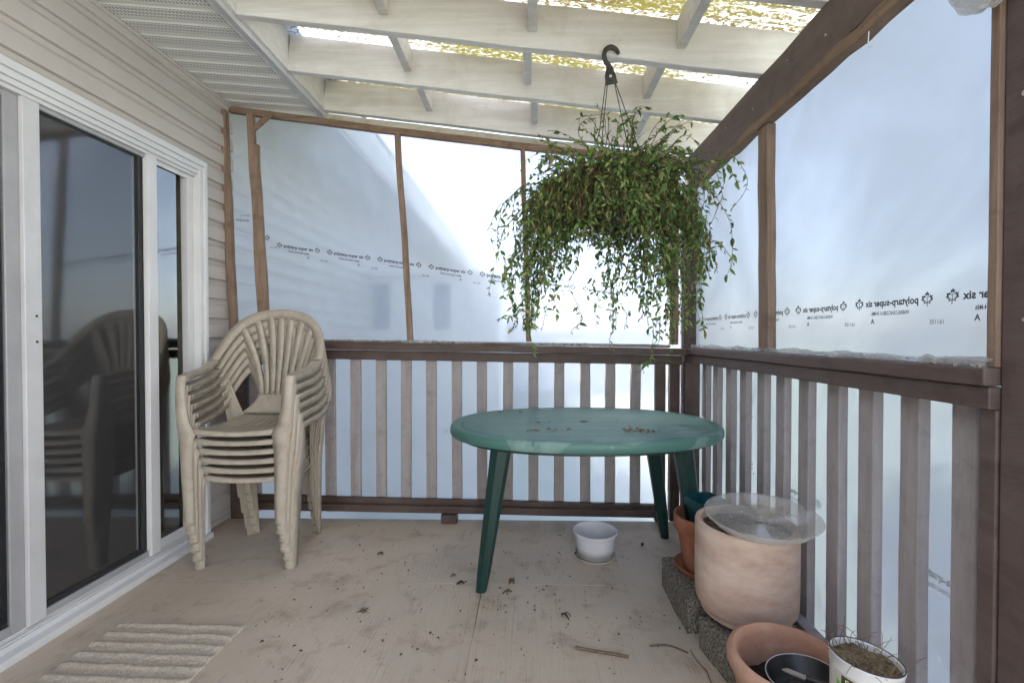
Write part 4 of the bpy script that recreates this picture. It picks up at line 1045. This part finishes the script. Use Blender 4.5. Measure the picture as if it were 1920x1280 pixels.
for i in range(420):     # mossy clump
    a = rnd.uniform(0, 6.283); e = math.asin(rnd.uniform(-1, 1)); k = rnd.uniform(.55, 1.0)
    c = Vector((.33, 1.89, 1.675)) + Vector((.27*k*math.cos(a)*math.cos(e), .2*k*math.sin(a)*math.cos(e), .165*k*math.sin(e)))
    d = Vector((math.cos(a)*.6+rnd.uniform(-.6,.6), math.sin(a)*.5, rnd.uniform(-.6,.6)))*.06
    stem(bez(c-d, c-d*.3+Vector((0,0,.03)), c+d*.4, c+d-Vector((0,0,.03)), 6), 85, .019, .4)
# 4. single strands the photo shows: [points]
for pts, den in (([(.30,1.85,1.70),(.02,1.86,1.74),(-.06,1.85,1.62),(-.03,1.86,1.15),(-.01,1.86,1.055)],46), ([(.25,1.86,1.7),(-.05,1.86,1.70),(-.13,1.86,1.56),(-.10,1.87,1.43),(-.05,1.87,1.30)],36),
                 ([(.5,1.86,1.72),(.74,1.87,1.88),(.86,1.87,1.82),(.885,1.87,1.72),(.83,1.87,1.65)],40), ([(.45,1.85,1.72),(.70,1.86,1.82),(.78,1.86,1.70),(.73,1.86,1.55),(.70,1.86,1.40)],36),
                 ([(.45,1.86,1.62),(.60,1.86,1.52),(.76,1.87,1.50),(.83,1.87,1.44),(.78,1.87,1.36)],40), ([(.45,1.85,1.6),(.55,1.85,1.40),(.64,1.86,1.25),(.60,1.86,1.12),(.575,1.86,1.03)],56),
                 ([(.42,1.85,1.6),(.50,1.85,1.35),(.50,1.85,1.22),(.52,1.85,1.10),(.47,1.85,.985)],54), ([(.47,1.85,1.6),(.52,1.85,1.3),(.545,1.86,1.12),(.52,1.86,1.06),(.46,1.86,1.01)],50),
                 ([(.33,1.85,1.6),(.33,1.84,1.4),(.345,1.85,1.22),(.33,1.85,1.11),(.342,1.85,1.06)],48), ([(.38,1.85,1.6),(.40,1.84,1.4),(.36,1.85,1.3),(.41,1.85,1.2),(.40,1.85,1.16)],40),
                 ([(.25,1.85,1.62),(.20,1.84,1.50),(.16,1.85,1.34),(.20,1.85,1.20),(.14,1.85,1.13)],44), ([(.2,1.85,1.6),(.08,1.84,1.45),(.02,1.85,1.3),(-.05,1.85,1.22),(-.12,1.85,1.19)],40),
                 ([(.42,1.88,1.8),(.45,1.88,1.95),(.43,1.88,2.00),(.41,1.88,2.05)],60), ([(.50,1.88,1.8),(.56,1.88,1.92),(.555,1.88,1.98),(.57,1.88,2.03)],70), ([(.40,1.88,1.8),(.40,1.88,1.92),(.39,1.88,1.98),(.38,1.88,2.02)],60),
                 ([(.25,1.88,1.8),(.12,1.88,1.90),(.06,1.88,1.93),(.04,1.88,1.96)],50), ([(.22,1.87,1.8),(.10,1.87,1.88),(.0,1.87,1.86),(-.02,1.87,1.80)],46), ([(.28,1.87,1.8),(.20,1.87,1.96),(.235,1.87,2.02),(.245,1.87,1.93)],45), ([(.3,1.87,1.8),(.30,1.87,2.02),(.20,1.87,2.02),(.205,1.87,1.96)],40),
                 ([(.5,1.87,1.78),(.62,1.87,1.92),(.66,1.87,1.93),(.70,1.87,1.88)],50), ([(.45,1.87,1.8),(.60,1.87,1.96),(.63,1.87,1.98),(.66,1.87,1.95)],36)):
    stem(crom(pts, 6), den*1.5, .024, .1)
LF.build('foliage', M['leaf'], hb, smooth=0); ST.build('stem', M['stem'], hb); DS.build('dry_stem', M['drystem'], hb)

# ------------------------------------------------------------------ litter on the floor and the table
rnd = random.Random(21)
def curled(mb, c, L, W, rz, curl, hump=.006):
    n = 6; m = 4
    def fn(u, v):
        t = u-.5; w = W*math.sin(math.pi*(.06+.9*u))*(v-.5); z = hump*math.sin(math.pi*u) + curl*abs(v-.5)*W*1.4 + .002*mnoise.noise((u*5,v*5,rz)) + .001
        x = L*t; return (c[0] + x*math.cos(rz) - w*math.sin(rz), c[1] + x*math.sin(rz) + w*math.cos(rz), c[2] + z)
    mb.grid(fn, n, m)
def f_litter(mb):
    spots = [(rnd.gauss(-.35,.5), rnd.gauss(2.05,.32)) for _ in range(130)] + [(rnd.gauss(.15,.22), rnd.gauss(1.75,.18)) for _ in range(40)] + [(rnd.uniform(-1.2,.55), rnd.uniform(1.3,2.68)) for _ in range(150)] + [(rnd.uniform(-1.6,-1.0), rnd.uniform(1.2,1.9)) for _ in range(14)]
    for x, y in spots:
        if not (-1.7 < x < .58 and 1.2 < y < 2.7): continue
        L = rnd.choice((.004,.005,.007,.009,.013)); curled(mb, (x, y, .0005), L, L*rnd.uniform(.35,.7), rnd.uniform(0,6.28), rnd.uniform(0,.8), L*.25)
tag(part('leaf_litter', M['darkleaf'], None, f_litter), 'scattered dead leaf crumbs on the deck floor', 'leaf litter', None, 'stuff')
def f_tlit(mb):
    for cx, cy, n, s in ((.47,2.05,34,.028),(.505,2.02,22,.02),(.02,2.02,8,.012),(.12,2.04,6,.016),(.06,2.20,4,.02),(.45,2.26,3,.02),(-.1,2.5,4,.02)):
        for _ in range(n):
            x = rnd.gauss(cx, s*1.3); y = rnd.gauss(cy, s*.8); L = rnd.choice((.007,.011,.015,.02)); curled(mb, (x, y, .7008), L, L*.5, rnd.uniform(0,6.28), rnd.uniform(0,.8), L*.25)
tag(part('leaf_litter', M['dryleaf'], None, f_tlit), 'dry leaf crumbs lying on the green tabletop', 'leaf litter', None, 'stuff')
def one_leaf(label, c, L, W, rz, m='dryleaf', curl=.7):
    o = thing('fallen_leaf', label, 'leaf', c); part('blade', M[m], o, lambda mb: (curled(mb, (0,0,.0005), L, W, rz, curl, L*.22), curled(mb, (L*.1,.004,.001), L*.8, W*.8, rz+.9, curl, L*.3))); return o
one_leaf('tan curled dry leaf on the floor right of the front table leg', (-.085, 2.045, 0), .045, .022, 1.1)
one_leaf('dark shrivelled leaf on the floor left of the front table leg', (-.315, 2.03, 0), .036, .012, .2, 'darkleaf', 1)
one_leaf('brown leaf scrap behind the front table leg on its left', (-.36, 2.10, 0), .03, .009, .7, 'dryleaf')
one_leaf('dark curled leaf on the floor right of the white tub', (.60, 2.42, 0), .026, .014, .9, 'darkleaf', 1.2)
one_leaf('small dark leaf on the floor between the chairs and the table', (-.77, 2.30, 0), .036, .009, 2.9, 'darkleaf')
fs_ = thing('dry_sprig', 'tattered grey sprig of dry leaf veins on the floor left of centre', 'sprig', (-.685, 1.83, .002))
part('veins', M['twig'], fs_, lambda mb: [mb.tube([(rnd.uniform(-.03,.01), rnd.uniform(-.015,.015), 0), (rnd.uniform(-.01,.02), rnd.uniform(-.02,.02), .003), (rnd.uniform(.0,.04), rnd.uniform(-.02,.025), .001)], .0008, 4) for _ in range(14)])
one_leaf('shredded brown leaf lying on the floor below the white tub', (.14, 1.80, 0), .05, .010, -.9, 'darkleaf')
one_leaf('thin curved leaf in front of the tan leaf by the table leg', (-.10, 1.965, 0), .045, .012, .4, 'dryleaf')
def twig(label, pts, r):
    o = thing('twig', label, 'twig', pts[0]); p0 = Vector(pts[0]); part('stick', M['twig'], o, lambda mb: mb.tube([Vector(p)-p0 for p in crom(pts, 5)], r, 6))
twig('flat grey twig on the deck floor in front of the blocks', [(.165,1.625,.004),(.20,1.612,.006),(.25,1.60,.006),(.30,1.590,.006),(.345,1.578,.006)], .0052)
twig('thin dark twig on the floor touching the concrete blocks', [(.435,1.64,.003),(.48,1.645,.004),(.52,1.635,.004),(.56,1.605,.004)], .003)
twig('thin root trailing along the foot of the lighter concrete block', [(.575,1.62,.003),(.578,1.57,.003),(.592,1.52,.003),(.588,1.46,.003),(.60,1.40,.003)], .002)

# ------------------------------------------------------------------ outside: seen blurred through the film, plus an added unseen bounce house
nh = thing('outside_house', 'pale neighbouring house blurred behind the back plastic sheet', 'house', (1.2, 15.0, -.75))
part('wall', M['nwall'], nh, lambda mb: mb.box((-2.6,0,0), (3.2,5,2.0)), smooth=0)
def f_nroof(mb):
    mb.add([(-2.9,-.4,2.0),(3.5,-.4,2.0),(3.5,5.4,2.0),(-2.9,5.4,2.0),(-2.9,2.5,2.8),(3.5,2.5,2.8)], [(0,1,5,4),(2,3,4,5),(0,4,3),(1,2,5),(3,2,1,0)])
part('roof', M['nroof'], nh, f_nroof, smooth=0)
for x in (-1.6, -.35):
    w = boxpart('window', M['ntrim'], nh, (x-.26,-.05,.9), (x+.26,.02,1.8))
    boxpart('pane', M['ndark'], w, (x-.20,-.06,.96), (x+.20,-.0505,1.74), bevel=0)
fill_house = thing('outside_house', 'added white house behind the viewer, out of view, bouncing sunlight onto the deck', 'house', (2.4, -5.8, -.75), R(38))  # unseen house, added only to bounce sunlight into the porch from the front
part('wall', M['ntrim'], fill_house, lambda mb: mb.box((-7,-6,0), (7,0,5.6)), smooth=0)
part('roof', M['nroof'], fill_house, lambda mb: mb.add([(-7.3,.3,5.6),(7.3,.3,5.6),(7.3,-6.3,5.6),(-7.3,-6.3,5.6),(-7.3,-3,7.4),(7.3,-3,7.4)], [(0,1,5,4),(2,3,4,5),(0,4,3),(1,2,5),(3,2,1,0)]), smooth=0)
for x in (-4, -1, 3):
    w = boxpart('window', M['vinyl'], fill_house, (x-.6,-.02,3.6), (x+.6,.05,4.8))
    boxpart('pane', M['ndark'], w, (x-.53,.051,3.67), (x+.53,.06,4.73), bevel=0)
rnd = random.Random(8)
def shrub(label, loc, r, h):
    t = thing('shrub', label, 'shrub', loc)
    def f(mb):
        for _ in range(900):
            d = Vector((rnd.gauss(0,1), rnd.gauss(0,1), rnd.gauss(0,1))).normalized()*rnd.uniform(.5,1.05)
            p = Vector((d.x*r, d.y*r, h*.55 + d.z*h*.45)); a = Vector((rnd.uniform(-1,1),rnd.uniform(-1,1),rnd.uniform(-1,1))).normalized()*.06; b = a.cross(d).normalized()*.04
            mb.add([p-a, p+b, p+a, p-b], [(0,1,2,3)])
    part('foliage', M['bush'], t, f, smooth=0)
    part('stem', M['twig'], t, lambda mb: mb.tube([(0,0,0),(.03,0,h*.3),(0,.02,h*.6)], [.03,.02,.01], 6))
shrub('dark olive shrub blurred low behind the right railing', (1.75, 1.45, -.75), .22, 1.15)
shrub('olive shrub blurred beyond the near end of the right railing', (2.3, 2.6, -.75), .35, 1.1)

# ------------------------------------------------------------------ light, sky, camera
SUN_AZ, SUN_EL = R(-76), R(53.6)      # from +Y towards +X
w = bpy.data.worlds.new('World'); S.world = w; w.use_nodes = True
nt_ = w.node_tree; bg = nt_.nodes['Background']; sky = nt_.nodes.new('ShaderNodeTexSky')
sky.sky_type = 'NISHITA'; sky.sun_disc = False; sky.sun_elevation = SUN_EL; sky.sun_rotation = SUN_AZ; sky.air_density = 1.0; sky.dust_density = 1.0; sky.ozone_density = 1.0
hs = nt_.nodes.new('ShaderNodeHueSaturation'); hs.inputs['Saturation'].default_value = .72; nt_.links.new(sky.outputs[0], hs.inputs['Color']); nt_.links.new(hs.outputs[0], bg.inputs[0]); bg.inputs[1].default_value = .085
ld = bpy.data.lights.new('sun', 'SUN'); ld.energy = 3.2; ld.angle = R(11); ld.color = (1,.96,.92)
lo = bpy.data.objects.new('sun', ld); COL.objects.link(lo)
dirv = Vector((math.sin(SUN_AZ)*math.cos(SUN_EL), math.cos(SUN_AZ)*math.cos(SUN_EL), math.sin(SUN_EL)))
lo.rotation_euler = dirv.to_track_quat('Z', 'Y').to_euler(); lo.location = (4, 6, 8)

cd = bpy.data.cameras.new('camera'); cam = bpy.data.objects.new('camera', cd); COL.objects.link(cam)
cd.sensor_width = 36; cd.lens = 850/1920*36; cd.shift_x = -17/1920; cd.clip_start = .05; cd.clip_end = 300
cam.location = (0, 0, 1.13); cam.rotation_euler = (math.pi/2 - .0141, 0, .02)
S.camera = cam
S.render.engine = 'CYCLES'
S.cycles.use_denoising = True
S.cycles.max_bounces = 16; S.cycles.transmission_bounces = 12; S.cycles.transparent_max_bounces = 24; S.cycles.diffuse_bounces = 6; S.cycles.glossy_bounces = 5
S.cycles.sample_clamp_indirect = 8
S.view_settings.view_transform = 'Standard'; S.view_settings.look = 'None'; S.view_settings.gamma = 1; S.view_settings.exposure = 2.85
